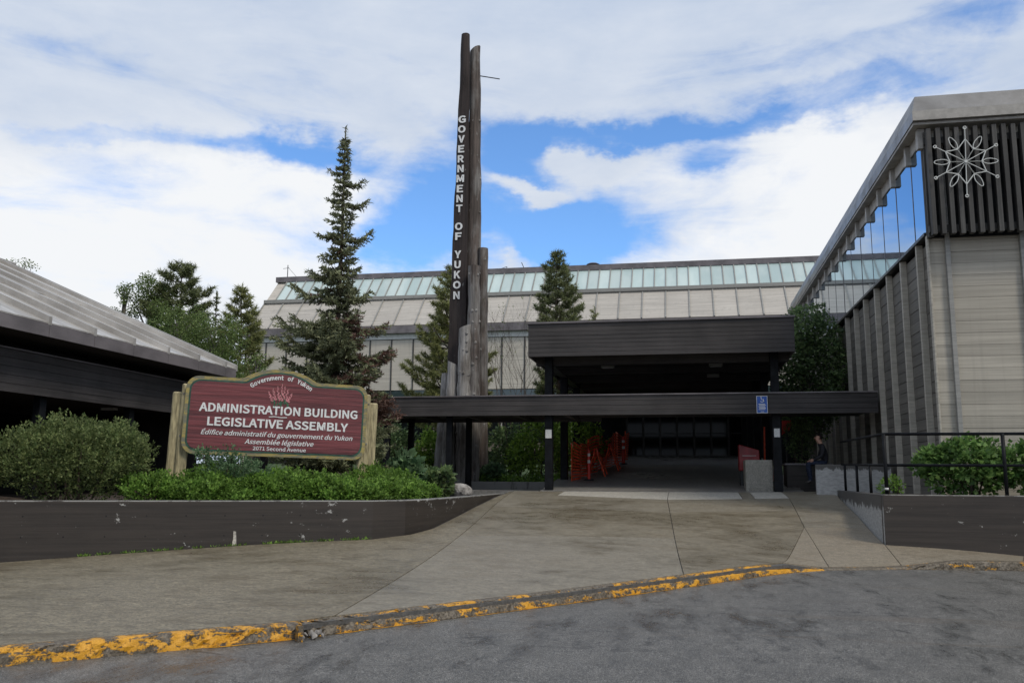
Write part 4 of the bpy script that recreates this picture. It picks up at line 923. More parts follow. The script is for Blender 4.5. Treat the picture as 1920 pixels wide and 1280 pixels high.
# ------------------------------------------------------------------ signs, boxes and clutter under the canopy
a, b = atY(1418, 742, 24.33), atY(1440, 774, 24.33)
HS = thing('accessible_parking_sign', ((a.x+b.x)/2, 24.36, b.z), 'blue accessible parking sign with white wheelchair symbol fixed to the walkway fascia', 'sign')
box('panel', 'blue_sign', a.x, b.x, 24.345, 24.372, b.z, a.z, HS); 
def rim(x0, x1, z0, z1, y, t, parent):
    m = MB(); m.box(x0, x1, y-.004, y, z1-t, z1).box(x0, x1, y-.004, y, z0, z0+t).box(x0, x0+t, y-.004, y, z0+t, z1-t).box(x1-t, x1, y-.004, y, z0+t, z1-t); m.build('border', 'white_letter', parent)
rim(a.x, b.x, b.z, a.z, 24.344, .012, HS)
mx_, mz = (a.x+b.x)/2, a.z-.10; m = MB(); m.tube([(mx_+.045*math.cos(t)-.0, 24.34, mz-.02+.045*math.sin(t)) for t in np.linspace(-2.6, 1.0, 10)], .009, 5); m.tube([(mx_-.02, 24.34, mz+.06), (mx_-.012, 24.34, mz), (mx_+.03, 24.34, mz-.002), (mx_+.05, 24.34, mz-.055)], .01, 5); m.tube([(mx_-.022, 24.345, mz+.08), (mx_-.022, 24.337, mz+.08)], .016, 8); m.build('wheelchair_symbol', 'white_letter', HS)
for k in range(5): box('text_line', 'white_letter', a.x+.05+.012*(k % 2), b.x-.05-.015*((k+1) % 2), 24.3405, 24.3435, a.z-.225-.036*k, a.z-.207-.036*k, HS)
box('arrow', 'white_letter', mx_-.04, mx_+.045, 24.3405, 24.3435, b.z+.030, b.z+.045, HS)
for n_, (x0, y0, x1, y1), lab in ((0, (1023, 805, 1034.5, 821), 'small white paper notice on the column beside the green shrub'), (1, (1455.5, 803, 1467, 819), 'small white paper notice on the column beside the concrete block')):
    a, b = atY(x0, y0, 24.6), atY(x1, y1, 24.6); xc = (-3.755, 2.435)[n_]; hw = (b.x-a.x)/2
    N = thing('paper_notice', (xc, 24.60, b.z), lab, 'notice'); box('sheet', 'printed_paper', xc-hw, xc+hw, 24.602, 24.609, b.z, a.z, N)
BK = thing('concrete_block', (2.0, 25.2, 1.3), 'grey concrete plinth block standing beside the right canopy column', 'block')
MB().box(1.60, 2.32, 24.85, 25.75, 1.22, 2.14).build('block_body', 'block_concrete', BK, bevel=.02); MB().box(1.70, 2.24, 24.838, 24.8495, 1.36, 2.02).build('recessed_face', 'block_concrete', BK)
RX = thing('newspaper_box', (1.75, 26.4, 1.5), 'dark red slope-topped newspaper box behind the concrete block', 'box')
m = MB(); m.add([(1.52, 26.3, 1.86), (2.10, 26.3, 1.86), (2.10, 26.75, 1.86), (1.52, 26.75, 1.86), (1.52, 26.3, 2.62), (2.10, 26.3, 2.45), (2.10, 26.75, 2.45), (1.52, 26.75, 2.62)], [(0, 3, 2, 1), (4, 5, 6, 7), (0, 1, 5, 4), (1, 2, 6, 5), (2, 3, 7, 6), (3, 0, 4, 7)]); m.build('box_body', 'red_box', RX, bevel=.02)
box('leg', 'dark_steel', 1.56, 1.66, 26.38, 26.62, 1.40, 1.859, RX); box('leg', 'dark_steel', 1.96, 2.06, 26.38, 26.62, 1.40, 1.859, RX); box('label_strip', 'paper', 1.62, 2.0, 26.293, 26.299, 2.28, 2.295, RX)
for k, (xa, ya, yb_, lab) in enumerate(((1433, 800, 857, 'slim orange marker pole behind the red newspaper box'), (1451, 788, 845, 'thick orange marker pole beside the right canopy column'))):
    q0, q1 = atY(xa, ya, 27.2), atY(xa, yb_, 27.2); r = (.025, .045)[k]; T = thing('marker_pole', (q1.x, 27.2, rampz(27.2)), lab, 'pole'); MB().tube([(q1.x, 27.2, rampz(27.2)), (q0.x, 27.2, q0.z)], r, 8).build('pole', 'orange_plastic', T); MB().tube([(q1.x, 27.2, rampz(27.2)-.01), (q1.x, 27.2, rampz(27.2)+.05)], .14, 12).build('base', 'dark_steel', T)
q = [atY(1466, 788, 27.8), atY(1486, 788, 27.8), atY(1481, 806, 27.8), atY(1466, 815, 27.8)]
FL = thing('red_sign_board', (2.9, 27.8, rampz(27.8)), 'red cut-corner sign board on a post behind the right column', 'sign'); m = MB(); m.add([tuple(p) for p in q]+[(p.x, p.y+.03, p.z) for p in q], [(0, 1, 2, 3), (7, 6, 5, 4), (0, 4, 5, 1), (1, 5, 6, 2), (2, 6, 7, 3), (3, 7, 4, 0)]); m.build('panel', 'red_plastic', FL); MB().tube([(q[0].x+.12, 27.86, rampz(27.8)-.02), (q[0].x+.12, 27.86, q[0].z)], .03, 8).build('post', 'dark_steel', FL)
def delineator(px, pyb, pyt, Y, lab, rr=.045):
    b_, t_ = atY(px, pyb, Y), atY(px, pyt, Y); z0 = rampz(Y); T = thing('delineator_post', (b_.x, Y, z0), lab, 'post', 'orange delineator posts'); H = t_.z-z0
    bands = [(0, .55, 'red_plastic'), (.55, .655, 'white_letter'), (.655, .775, 'red_plastic'), (.775, .87, 'white_letter'), (.87, .97, 'red_plastic')]
    for u0, u1, m_ in bands: MB().tube([(b_.x, Y, z0+H*u0), (b_.x, Y, z0+H*u1-.001)], rr, 12).build('reflective_band' if m_ == 'white_letter' else 'post_section', m_, T, smooth=False)
    MB().tube([(b_.x, Y, z0+H*.97), (b_.x, Y, z0+H)], [rr, rr*.6], 12).build('cap', 'red_plastic', T); MB().tube([(b_.x, Y, z0-.01), (b_.x, Y, z0+.04)], [.18, .14], 14).build('base', 'dark_steel', T)
delineator(1104.5, 903, 842, 27.6, 'orange red delineator post with two white bands in front of the orange mesh'); delineator(1169, 850, 818, 34.2, 'far delineator post standing at the end of the orange mesh', .06)
# orange mesh barrier: strips woven as real geometry, hung on stakes
def mesh_barrier(x, y0, y1, h, lab):
    T = thing('mesh_barrier', (x, (y0+y1)/2, rampz(y0)), lab, 'barrier'); m = MB(); n = int((y1-y0)/.11); hw = .03
    f = lambda y, t: (x+(y-y0)*.115+.07*math.sin(y*2.1)*(.3+t)+.05*math.sin(y*5), y, rampz(y)+.04+(h+.10*math.sin(y*1.7)+.06*math.sin(4*y))*t)
    for k in range(n):
        y = y0+k*.11; a_, b_ = f(y, 0), f(y, 1); m.add([a_, b_, (b_[0], b_[1]+hw*2, b_[2]), (a_[0], a_[1]+hw*2, a_[2])], [(0, 1, 2, 3)])
    for j in range(12):
        t = j/11; pts = [f(y0+k*.11, t) for k in range(n+1)]; kk = len(pts); m.add([(p[0]+.004, p[1], p[2]-.03) for p in pts]+[(p[0]+.004, p[1], p[2]+.03) for p in pts], [(i, i+1, kk+i+1, kk+i) for i in range(kk-1)])
    m.build('plastic_mesh', 'orange_plastic', T)
    for k in range(5): y = y0+.05+k*(y1-y0-.1)/4; MB().tube([(x-.05+(y-y0)*.115, y, rampz(y)-.02), (x-.05+(y-y0)*.115, y, rampz(y)+h+.12)], .022, 6).build('stake', 'orange_plastic', T)
mesh_barrier(-3.40, 27.3, 36.6, 1.05, 'orange plastic mesh barrier strung along the left columns of the ramp')
def barricade(x, y, lab):
    z = rampz(y); T = thing('folding_barricade', (x, y, z), lab, 'barricade', 'folding barricades on the ramp')
    for s in (-1, 1):
        for yy in (-.42, .42): MB().tube([(x+s*.30, y+yy, rampz(y+yy)-.01), (x+s*.03, y+yy, z+.76)], .024, 6).build('leg', 'orange_plastic', T)
        for zz in (.16, .40, .66): xx = x+s*(.30-.27*zz/.76); box('rail_board', 'orange_plastic', xx-.012, xx+.012, y-.48, y+.48, z+zz-.05, z+zz+.05, T)
    m = MB(); m.tube([(x-.06, y-.43, z+.74), (x-.03, y-.43, z+.86), (x+.03, y-.43, z+.86), (x+.06, y-.43, z+.74)], .02, 6); m.build('handle', 'red_plastic', T)
barricade(-2.85, 29.3, 'orange folding barricade beside the banded delineator post'); barricade(-2.58, 31.6, 'orange folding barricade further up the ramp by the orange mesh')
PB = thing('planter_box', (3.3, 26.3, 1.3), 'dark brown planter box with a clipped conifer behind the right column', 'planter'); box('box_body', 'soffit_wood', 2.78, 3.95, 25.9, 26.8, 1.2, 2.02, PB, .02); box('rim', 'fascia_metal', 2.74, 3.99, 25.86, 26.84, 2.021, 2.07, PB)

exec_trees = True

# ------------------------------------------------------------------ vegetation
def rand_dirs(n):
    v = RNG.normal(size=(n, 3)); return v/np.linalg.norm(v, axis=1)[:, None]
def unit(a): return a/np.maximum(1e-9, np.linalg.norm(a, axis=1))[:, None]
def leaf_quads(P, D, L, Wd, curl=.25):
    """pointed leaves: at P, along D, length L, width Wd"""
    n = len(P); r = unit(rand_dirs(n)*.75+np.array([0, 0, .9])); side = unit(np.cross(D, r)); nrm = np.cross(side, D)
    L = L[:, None]; Wd = Wd[:, None]; mid = P+D*L*.45-nrm*L*curl*.3
    V = np.stack([P, mid-side*Wd*.5, P+D*L, mid+side*Wd*.5], 1).reshape(-1, 3); Fq = np.arange(n*4).reshape(n, 4); return V, Fq
def needle_tris(P, D, L, w):
    n = len(P); side = unit(np.cross(D, rand_dirs(n)))*w[:, None]; V = np.stack([P-side, P+D*L[:, None], P+side], 1).reshape(-1, 3); return V, np.arange(n*3).reshape(n, 3)
def lumpy_points(n, blobs, bias=.35):
    """points through the outer shells of a set of ellipsoid blobs; returns points and outward directions"""
    vol = np.array([b[3]*b[4]*b[5] for b in blobs])**.66; idx = RNG.choice(len(blobs), n, p=vol/vol.sum()); B = np.array(blobs)[idx]; d = rand_dirs(n)
    r = RNG.random(n)**bias; P = B[:, :3]+d*B[:, 3:6]*r[:, None]
    ins = np.zeros(n, int)
    for b in blobs:
        q = (P-np.array(b[:3]))/np.array(b[3:6]); ins += (np.sum(q*q, 1) < .50)
    keep = (ins-(np.array(r)**2 < .50)) < 1; return P[keep], d[keep]
def shrub(name, loc, blobs, n, L, Wd, mat, label, cat='shrub', group=None, stems=6, spray=0, up=.35, stem_mat='bark', clump=0, rn=.7, petals=None):
    T = thing(name, loc, label, cat, group); loc = Vector(loc)
    if clump:   # leaves gathered on twigs
        P0, d0 = lumpy_points(int(1.5*max(1, n//clump)), blobs); m = len(P0); tw = unit(d0+.6*rand_dirs(m)+np.array([0, 0, up])); t = RNG.random((m, clump, 1))
        P = (P0[:, None]+tw[:, None]*t*spray).reshape(-1, 3); d = np.repeat(tw, clump, 0)
    else: P, d = lumpy_points(n, blobs)
    keep = P[:, 2] > .02; P = P[keep]; d = d[keep]; k = len(P); D = unit(d*.7+rn*rand_dirs(k)+np.array([0, 0, up*.35]))
    V, Fq = leaf_quads(P, D, L*RNG.uniform(.6, 1.25, k), Wd*RNG.uniform(.7, 1.2, k)); me = np_mesh('foliage', V, Fq, mat, RNG.random(k)**1.4); o = link('foliage', me, T, True)
    mb = MB(); rr = random.Random(len(blobs)+k)
    for i in range(stems):
        b = blobs[rr.randrange(len(blobs))]; e = Vector((b[0], b[1], b[2]+b[5]*.4)); s0 = Vector((rr.uniform(-.08, .08), rr.uniform(-.08, .08), -.05)); s0.x += b[0]*.35; s0.y += b[1]*.35
        mb.tube([s0, s0.lerp(e, .5)+Vector((rr.uniform(-.05, .05), rr.uniform(-.05, .05), .08)), e], [.022, .014, .005], 5)
    mb.build('stems', stem_mat, T, True); return T
def mound(rx, ry, h, n, seed, jag=.28):
    rr = random.Random(seed); bl = [(0, 0, h*.42, rx*.8, ry*.8, h*.45)]
    for i in range(n):
        a = rr.uniform(0, 6.28); q = math.sqrt(rr.random())*.85; z = h*(.45+.35*(1-q*q))+rr.uniform(-.1, .1)*h
        bl.append((rx*q*math.cos(a), ry*q*math.sin(a), z, rx*jag*rr.uniform(.7, 1.3), ry*jag*rr.uniform(.7, 1.3), h*jag*rr.uniform(.7, 1.2)))
    return bl

def spruce(name, loc, top_z, profile, label, mat, dead=None, nb=150, seed=1, needle=.075, twig_d=.09, bmat='bark', dens=1.0, droop=.18, branches=None, leader=True):
    """trunk, whorled boughs with side twigs, short needle blades all round each twig"""
    rr = random.Random(seed); T = thing(name, loc, label, 'tree'); H = top_z-loc[2]; mb = MB()
    pts = [(.04*math.sin(i*.9)*(1-i/12), .04*math.cos(i*1.3)*(1-i/12), H*i/12) for i in range(13)]; r0 = H*.0125; mb.tube([(0, 0, -.15)]+pts, [r0]+[r0*(1-.95*i/12)+.006 for i in range(13)], 8)
    mb.build('trunk', bmat, T, True, smooth=True); bm_ = MB(); Ps, Ds, Tn, Mi = [], [], [], []
    def prof(t):
        for (t0, w0), (t1, w1) in zip(profile[:-1], profile[1:]):
            if t0 <= t <= t1: return w0+(w1-w0)*(t-t0)/(t1-t0)
        return 0
    def bough(t, a, ln, rise=0, isdead=0):
        c0 = Vector((0, 0, H*t)); dx = Vector((math.cos(a), math.sin(a), 0)); n = 7; pp = []
        for i in range(n+1):
            u = i/n; pp.append(c0+dx*ln*u+Vector((0, 0, ln*(rise*u-droop*math.sin(u*2.6)+.16*u*u*u)))+Vector((rr.gauss(0, .012), rr.gauss(0, .012), rr.gauss(0, .012)))*ln)
        bm_.tube(pp, [.012+.012*ln*(1-i/n) for i in range(n+1)], 4, cap=False)
        sd = Vector((-dx.y, dx.x, 0)); nt_ = max(3, int(ln/twig_d))
        for i in range(nt_):
            u = .10+.90*(i+rr.random()*.6)/nt_; k = min(n-1, int(u*n)); p = pp[k].lerp(pp[k+1], u*n-k) if k < n else pp[-1]
            for s in (-1, 1, 0):
                tl = ln*.42*(1-u*.72)*rr.uniform(.6, 1.15)+.07
                if s == 0:
                    if rr.random() < .45: continue
                    tl *= .45
                td = (dx*(.75+.3*rr.random())+sd*s*rr.uniform(.7, 1.15)+Vector((0, 0, rr.uniform(-.28, .22) if s else rr.choice((.5, -.6))))).normalized()
                m = max(3, int(tl/.030*dens)); tt = (np.arange(m)+RNG.random(m))/m; q = np.array(p)[None]+np.array(td)[None]*tl*tt[:, None]; q[:, 2] -= .10*tl*tt**2
                dd = unit(np.array(td)[None]*.75+rand_dirs(m)*.85+np.array([0, 0, .18])); Ps.append(q); Ds.append(dd); Tn.append(RNG.random(m)*.75+.25*tt*u); dz = isdead or (dead and dead(c0.z, a, u, rr)); Mi.append(np.full(m, 1 if dz else 0))
    if branches:
        for b in branches: bough(*b)
    for i in range(nb):
        t = .03+.95*((i+rr.random())/nb)**1.05; ln = prof(t)*rr.uniform(.45, 1.18)
        if ln > .03: bough(t, i*2.39996+rr.uniform(-.3, .3), ln, rr.uniform(-.12, .10)+max(0, t-.6)*.9)
    if leader:
        m = 90; tt = RNG.random(m); q = np.zeros((m, 3)); q[:, 2] = H*(.90+.10*tt); Ps.append(q); Ds.append(unit(rand_dirs(m)*.8+np.array([0, 0, .6]))); Tn.append(RNG.random(m)); Mi.append(np.zeros(m))
    bm_.build('boughs', bmat, T, True); P = np.concatenate(Ps); D_ = np.concatenate(Ds); k = len(P); V, Ft = needle_tris(P, D_, needle*RNG.uniform(.7, 1.4, k), np.full(k, needle*.22)*RNG.uniform(.7, 1.3, k))
    o = link('crown', np_mesh('crown', V, Ft, [mat, 'dead_needles'], np.concatenate(Tn), np.concatenate(Mi)), T, True); return T

def pine(name, loc, top_z, profile, label, mat, seed=1, nb=60, tuft=.26, ntuft=26, base=.12, bmat='bark', rise=.45):
    """lodgepole pine: boughs sweeping up to bottle-brush tufts"""
    rr = random.Random(seed); T = thing(name, loc, label, 'tree'); H = top_z-loc[2]; mb = MB(); r0 = H*.012
    mb.tube([(0, 0, -.15)]+[(.06*math.sin(i*.7+seed), .05*math.cos(i*.9), H*i/10) for i in range(11)], [r0]+[r0*(1-.94*i/10)+.01 for i in range(11)], 8); mb.build('trunk', bmat, T, True, smooth=True)
    def prof(t):
        for (t0, w0), (t1, w1) in zip(profile[:-1], profile[1:]):
            if t0 <= t <= t1: return w0+(w1-w0)*(t-t0)/(t1-t0)
        return 0
    bm_ = MB(); P, D_, Tn = [], [], []
    def tuft_at(p, d, s):
        m = int(ntuft*rr.uniform(.8, 1.3)); dd = unit(np.array(d)[None]*.55+rand_dirs(m)); u = RNG.random(m); P.append(np.array(p)[None]+np.array(d)[None]*(u*s*.9)[:, None]); D_.append(dd); Tn.append(RNG.random(m)*.8+.2*u)
    for i in range(nb):
        t = base+(1-base)*(i+rr.random()*.8)/nb; ln = prof(min(.999, t))*rr.uniform(.6, 1.15)
        if ln < .05: continue
        a = i*2.39996+rr.uniform(-.4, .4); dx = Vector((math.cos(a), math.sin(a), 0)); c0 = Vector((0, 0, H*t)); pp = [c0+dx*ln*u+Vector((0, 0, ln*(rise*u*u-.10*u+.05*rr.gauss(0, 1)*u))) for u in (0, .25, .5, .75, 1)]
        bm_.tube(pp, [.03*ln+.012, .025*ln+.01, .018*ln+.008, .012*ln+.006, .006], 4, cap=False); sd = Vector((-dx.y, dx.x, 0)); nk = max(2, int(ln/.11))
        for j in range(nk):
            u = .22+.78*(j+rr.random())/nk; k = min(3, int(u*4)); p = pp[k].lerp(pp[k+1], u*4-k)
            for s in (-1, 1):
                tl = ln*.34*(1.1-u)*rr.uniform(.5, 1.2); e = p+(dx*.7+sd*s*rr.uniform(.5, 1.1)+Vector((0, 0, rr.uniform(-.05, .6)))).normalized()*tl; d = ((e-p).normalized()+Vector((0, 0, .45))).normalized(); tuft_at(e, d, tuft)
        tuft_at(pp[-1], (dx+Vector((0, 0, .8))).normalized(), tuft)
    tuft_at((0, 0, H*.985), (0, 0, 1), tuft*1.3); bm_.build('boughs', bmat, T, True); P = np.concatenate(P); D_ = np.concatenate(D_); k = len(P)
    V, Ft = needle_tris(P, D_, tuft*RNG.uniform(.5, 1.0, k), np.full(k, tuft*.06)); link('crown', np_mesh('crown', V, Ft, mat, np.concatenate(Tn)), T, True); return T

def leafy_tree(name, loc, top_z, rad_, label, mat, n=9000, seed=1, L=.10, crown0=.3, bmat='grey_bark', narrow=1.0, nl=14, cat='tree', jag=.32):
    rr = random.Random(seed); T = thing(name, loc, label, cat); H = top_z-loc[2]; mb = MB(); r0 = H*.012+.01; mb.tube([(0, 0, -.15)]+[(.07*math.sin(i*.8+seed), .06*math.cos(i*1.1), H*.96*i/9) for i in range(10)], [r0]+[r0*(1-.93*i/9)+.005 for i in range(10)], 7); mb.build('trunk', bmat, T, True, smooth=True)
    mb = MB(); blobs = []
    for i in range(nl):
        t = crown0+(1-crown0)*(i+rr.random()*.7)/nl; a = i*2.4+rr.uniform(-.5, .5); w = rad_*(math.sin(math.pi*min(.97, .18+.80*(t-crown0)/(1-crown0)))**.8)*rr.uniform(.55, 1.05); e = Vector((w*math.cos(a), w*math.sin(a), H*min(.985, t+.06+rr.uniform(-.02, .05)))); s0 = Vector((0, 0, H*max(.08, t-.12)))
        mb.tube([s0, s0.lerp(e, .5)+Vector((0, 0, .03*H)), e], [r0*.45, r0*.25, .006], 5, cap=False); s = rad_*jag*rr.uniform(.75, 1.35); blobs.append((e.x, e.y, e.z, s, s, s*narrow*rr.uniform(.8, 1.3)))
        m = s0.lerp(e, .6); blobs.append((m.x, m.y, m.z, s*.8, s*.8, s*.8))
    mb.build('limbs', bmat, T, True); P, d = lumpy_points(n, blobs, .5); k = len(P); D_ = unit(d*.5+rand_dirs(k)+np.array([0, 0, -.1])); V, Fq = leaf_quads(P, D_, L*RNG.uniform(.6, 1.3, k), L*.75*RNG.uniform(.7, 1.2, k)); link('crown', np_mesh('crown', V, Fq, mat, RNG.random(k)**1.3), T, True); return T

def court_z(y): return 1.22+max(0, min(1, (y-28)/22))*1.2
# the big spruce behind the sign; boughs longer at the heights where the photograph shows them
base_s = (-8.33, 20.2, 1.05); top_s = atY(637, 240, 20.2).z; Hs = top_s-1.05
def t_of(py): return (atY(636, py, 20.2).z-1.05)/Hs
prof_s = [(0, 1.2), (t_of(840), 1.4), (t_of(745), 1.35), (t_of(690), 1.2), (t_of(650), 1.1), (t_of(605), 1.1), (t_of(590), .40), (t_of(565), .42), (t_of(530), .60), (t_of(490), .46), (t_of(440), .36), (t_of(400), .27), (t_of(345), .22), (t_of(300), .17), (t_of(270), .11), (t_of(262), .04), (1, .0)]
def dead_s(z, a, u, rr):
    t = z/Hs; right = math.cos(a-.4) > .25
    return (right and t_of(715) < t < t_of(588) and rr.random() < .42) or (u < .45 and t_of(600) < t < t_of(420) and rr.random() < .12) or (right and t_of(790) < t < t_of(735) and rr.random() < .75)
R0, L0 = 0.0, math.pi
spec = [(t_of(452), R0+.1, .78, .30), (t_of(440), L0, .62, .05), (t_of(515), L0-.2, .90, .18), (t_of(552), L0+.2, 1.15, .16), (t_of(560), R0-.1, .85, .14), (t_of(605), L0, 1.55, .05), (t_of(610), R0, 1.25, -.02), (t_of(640), L0+.3, 1.5, .0), (t_of(660), R0-.2, 1.45, -.05), (t_of(690), L0-.3, 1.5, -.05), (t_of(660), R0+.25, 1.30, -.04, 1),
        (t_of(730), L0+.1, 1.75, -.04), (t_of(735), R0, 1.15, -.05), (t_of(757), R0-.35, 1.55, -.02, 1), (t_of(762), R0-.15, 1.5, -.05, 1), (t_of(755), R0-.6, 1.5, .0, 1), (t_of(350), R0, .55, .22), (t_of(385), R0+.2, .62, .15), (t_of(375), L0, .40, .1), (t_of(325), L0+.3, .35, .2), (t_of(715), R0-.9, 1.3, -.02), (t_of(700), L0+.9, 1.35, -.03), (t_of(640), R0-1.1, 1.3, .0), (t_of(620), L0+1.1, 1.3, .0)]
spruce('spruce_tree', base_s, top_s, prof_s, 'tall uneven spruce with browning boughs behind the carved sign', 'spruce_needles', dead_s, 225, 3, .092, .060, dens=1.6, branches=spec)
# conifers behind the walkway
q = atY(848, 505, 33); pine('pine_tree', (q.x, 33, court_z(33)), q.z, [(0, .6), (.22, 1.6), (.42, 1.7), (.62, 1.3), (.80, .80), (.93, .36), (1, .05)], 'olive green pine growing directly behind the log totem', 'pine_needles', 11, 90, .24, 26, .2)
q = atY(1045, 477, 34.5); pine('pine_tree', (q.x, 34.5, court_z(34.5)), q.z, [(0, .6), (.3, 1.05), (.6, .98), (.78, .86), (.88, .58), (.95, .32), (1, .05)], 'dense dark pine rising behind the canopy left corner', 'pine_dark', 12, 100, .23, 30, .25)
q = atY(1115, 580, 44); pine('pine_tree', (q.x, 44, court_z(44)), q.z, [(0, .4), (.5, .7), (.8, .35), (1, .03)], 'small pine tip just showing over the canopy roof', 'pine_needles', 13, 40, .22, 18, .3)
# trees beyond the low metal roof
q = atY(341, 498, 37); pine('pine_tree', (q.x, 37, 1.6), q.z, [(0, .6), (.25, 1.6), (.5, 2.0), (.68, 1.55), (.82, 1.30), (.93, .85), (1, .2)], 'broad-topped pine beyond the ribbed metal roof, tallest of its group', 'pine_dark', 21, 80, .30, 26, .2)
q = atY(454, 543, 36); pine('pine_tree', (q.x, 36, 1.6), q.z, [(0, .7), (.3, 1.5), (.55, 1.25), (.75, .85), (.9, .42), (1, .05)], 'dark pointed pine beside the gable of the pale building', 'pine_needles', 22, 84, .28, 26, .12)
q = atY(407, 548, 37.5); spruce('spruce_tree', (q.x, 37.5, 1.6), q.z, [(0, 1.2), (.35, 1.4), (.6, 1.0), (.72, .75), (.80, .30), (1, .08)], 'thin spruce with a bare twiggy top between two pines', 'pine_dark', None, 80, 23, .12, .14, dens=.8)
q = atY(236, 532, 36); leafy_tree('aspen_tree', (q.x, 36, 1.6), q.z, .75, 'slender sparse aspen sticking up beyond the ribbed metal roof', 'aspen_leaf', 2600, 24, .09, .35, nl=18, jag=.32)
q = atY(284, 528, 36.5); leafy_tree('aspen_tree', (q.x, 36.5, 1.6), q.z, 1.9, 'leafy pointed aspen left of the broad-topped pine', 'aspen_leaf', 24000, 25, .09, .25, nl=26, jag=.26)
q = atY(402, 606, 33); leafy_tree('willow_bush', (q.x, 33, 1.5), q.z, 1.7, 'rounded light green willow below the pointed pine', 'aspen_leaf', 20000, 26, .085, .25, nl=18, jag=.34, cat='shrub')
q = atY(335, 592, 33); leafy_tree('willow_bush', (q.x, 33, 1.5), q.z, 1.7, 'light green willow below the broad-topped pine', 'aspen_leaf', 19000, 27, .085, .25, nl=18, jag=.34, cat='shrub')
q = atY(482, 668, 31); leafy_tree('willow_bush', (q.x, 31, 1.4), q.z, 1.0, 'thin olive willow scrub behind the arch of the sign', 'aspen_leaf', 1600, 28, .09, .3, nl=16, jag=.3, cat='shrub')
q = atY(45, 488, 30); leafy_tree('aspen_tree', (q.x, 30, 1.5), q.z, 1.0, 'aspen top barely showing over the ribbed roof ridge', 'aspen_leaf', 1800, 29, .08, .4, nl=14)
for i, (x, y, r, h, lab) in enumerate(((-12.3, 29.2, 1.5, 2.6, 'dark leafy thicket behind the walkway, seen under the sign'), (-15.2, 28.6, 1.7, 3.0, 'dark leafy thicket beside the end of the low building'), (-10.3, 30.4, 1.1, 2.0, 'dark leafy thicket behind the foot of the spruce'))):
    shrub('thicket', (x, y, court_z(y)), mound(r, r*.8, h, 30, 140+i), 6000, .13, .09, 'dark_leaf', lab, stems=8)
# twiggy shrub in front of the pale building
def bare_shrub(loc, h, label, seed, n=26, lv=260):
    rr = random.Random(seed); T = thing('bare_shrub', loc, label, 'shrub'); m = MB(); tips = []
    def grow(p, d, l, r, k):
        e = p+d*l; m.tube([p, p.lerp(e, .5)+Vector((rr.gauss(0, .02), rr.gauss(0, .02), 0)), e], [r, r*.8, r*.55], 4, cap=False); tips.append(e)
        if k:
            for _ in range(rr.choice((2, 3))): grow(e, (d+Vector((rr.gauss(0, .38), rr.gauss(0, .38), rr.uniform(0, .35)))).normalized(), l*rr.uniform(.55, .85), r*.58, k-1)
    for i in range(6): a = i*1.05; grow(Vector((.1*math.cos(a), .1*math.sin(a), -.05)), Vector((.22*math.cos(a), .22*math.sin(a), 1)).normalized(), h*.40, .022, 4)
    m.build('branches', 'bark', T, True); idx = [rr.randrange(len(tips)) for _ in range(lv)]; P = np.array([tips[i] for i in idx])+RNG.normal(0, .03, (lv, 3)); V, Fq = leaf_quads(P, rand_dirs(lv), np.full(lv, .06), np.full(lv, .035)); link('leaves', np_mesh('leaves', V, Fq, 'aspen_leaf', RNG.random(lv)), T, True)
q = atY(968, 618, 30); bare_shrub((q.x, 30, court_z(30)), q.z-court_z(30), 'tall nearly leafless shrub right of the log totem', 5)
# shrubs in the courtyard behind the walkway posts
for i, (px, pt, Y, rx_, lab, mt) in enumerate(((1010, 795, 29.3, 1.15, 'bright green bushy shrub behind the left canopy column', 'shrub_leaf'), (955, 800, 30.2, .75, 'dark grey green shrub right of the log totem', 'dark_leaf'), (1075, 792, 31.5, 1.1, 'green shrub growing behind the second canopy column', 'shrub_leaf'), (925, 872, 28.5, .45, 'small clipped green shrub at the foot of the log totem', 'blue_leaf'), (805, 805, 29.4, .5, 'upright yellow green shrub left of the log totem', 'shrub_leaf'))):
    q = atY(px, pt, Y); zb_ = court_z(Y); hh = q.z-zb_; shrub('leafy_shrub', (q.x, Y, zb_), mound(rx_, rx_*.8, hh, 26, 40+i), int(5200*rx_), .13, .09, mt, lab, stems=8)
q = atY(985, 893, 28.2); shrub('ground_cover', (q.x, 28.3, 1.2), [(dx, .1*math.sin(dx*5), .22, .35, .3, .28+.06*math.sin(7*dx)) for dx in np.linspace(-1.6, 1.3, 12)], 6000, .09, .05, 'hedge_leaf', 'low green ground cover along the dark planter kerb', 'plant', stems=4)
# dark tree in the corner by the right wing
q = atY(1545, 590, 29); leafy_tree('corner_tree', (3.98, 29.4, 1.5), q.z+.05, 1.15, 'dark leafy tree between the canopy and the grey wing', 'dark_leaf', 16000, 31, .12, .30, nl=30, jag=.36)
q = atY(1503, 790, 26.3); shrub('clipped_conifer', (3.28, 26.35, 2.0), mound(.42, .38, q.z-2.0, 20, 61, .3), 4200, .09, .03, 'dark_leaf', 'small dark conifer growing in the brown planter box', 'shrub', stems=3, up=.6)
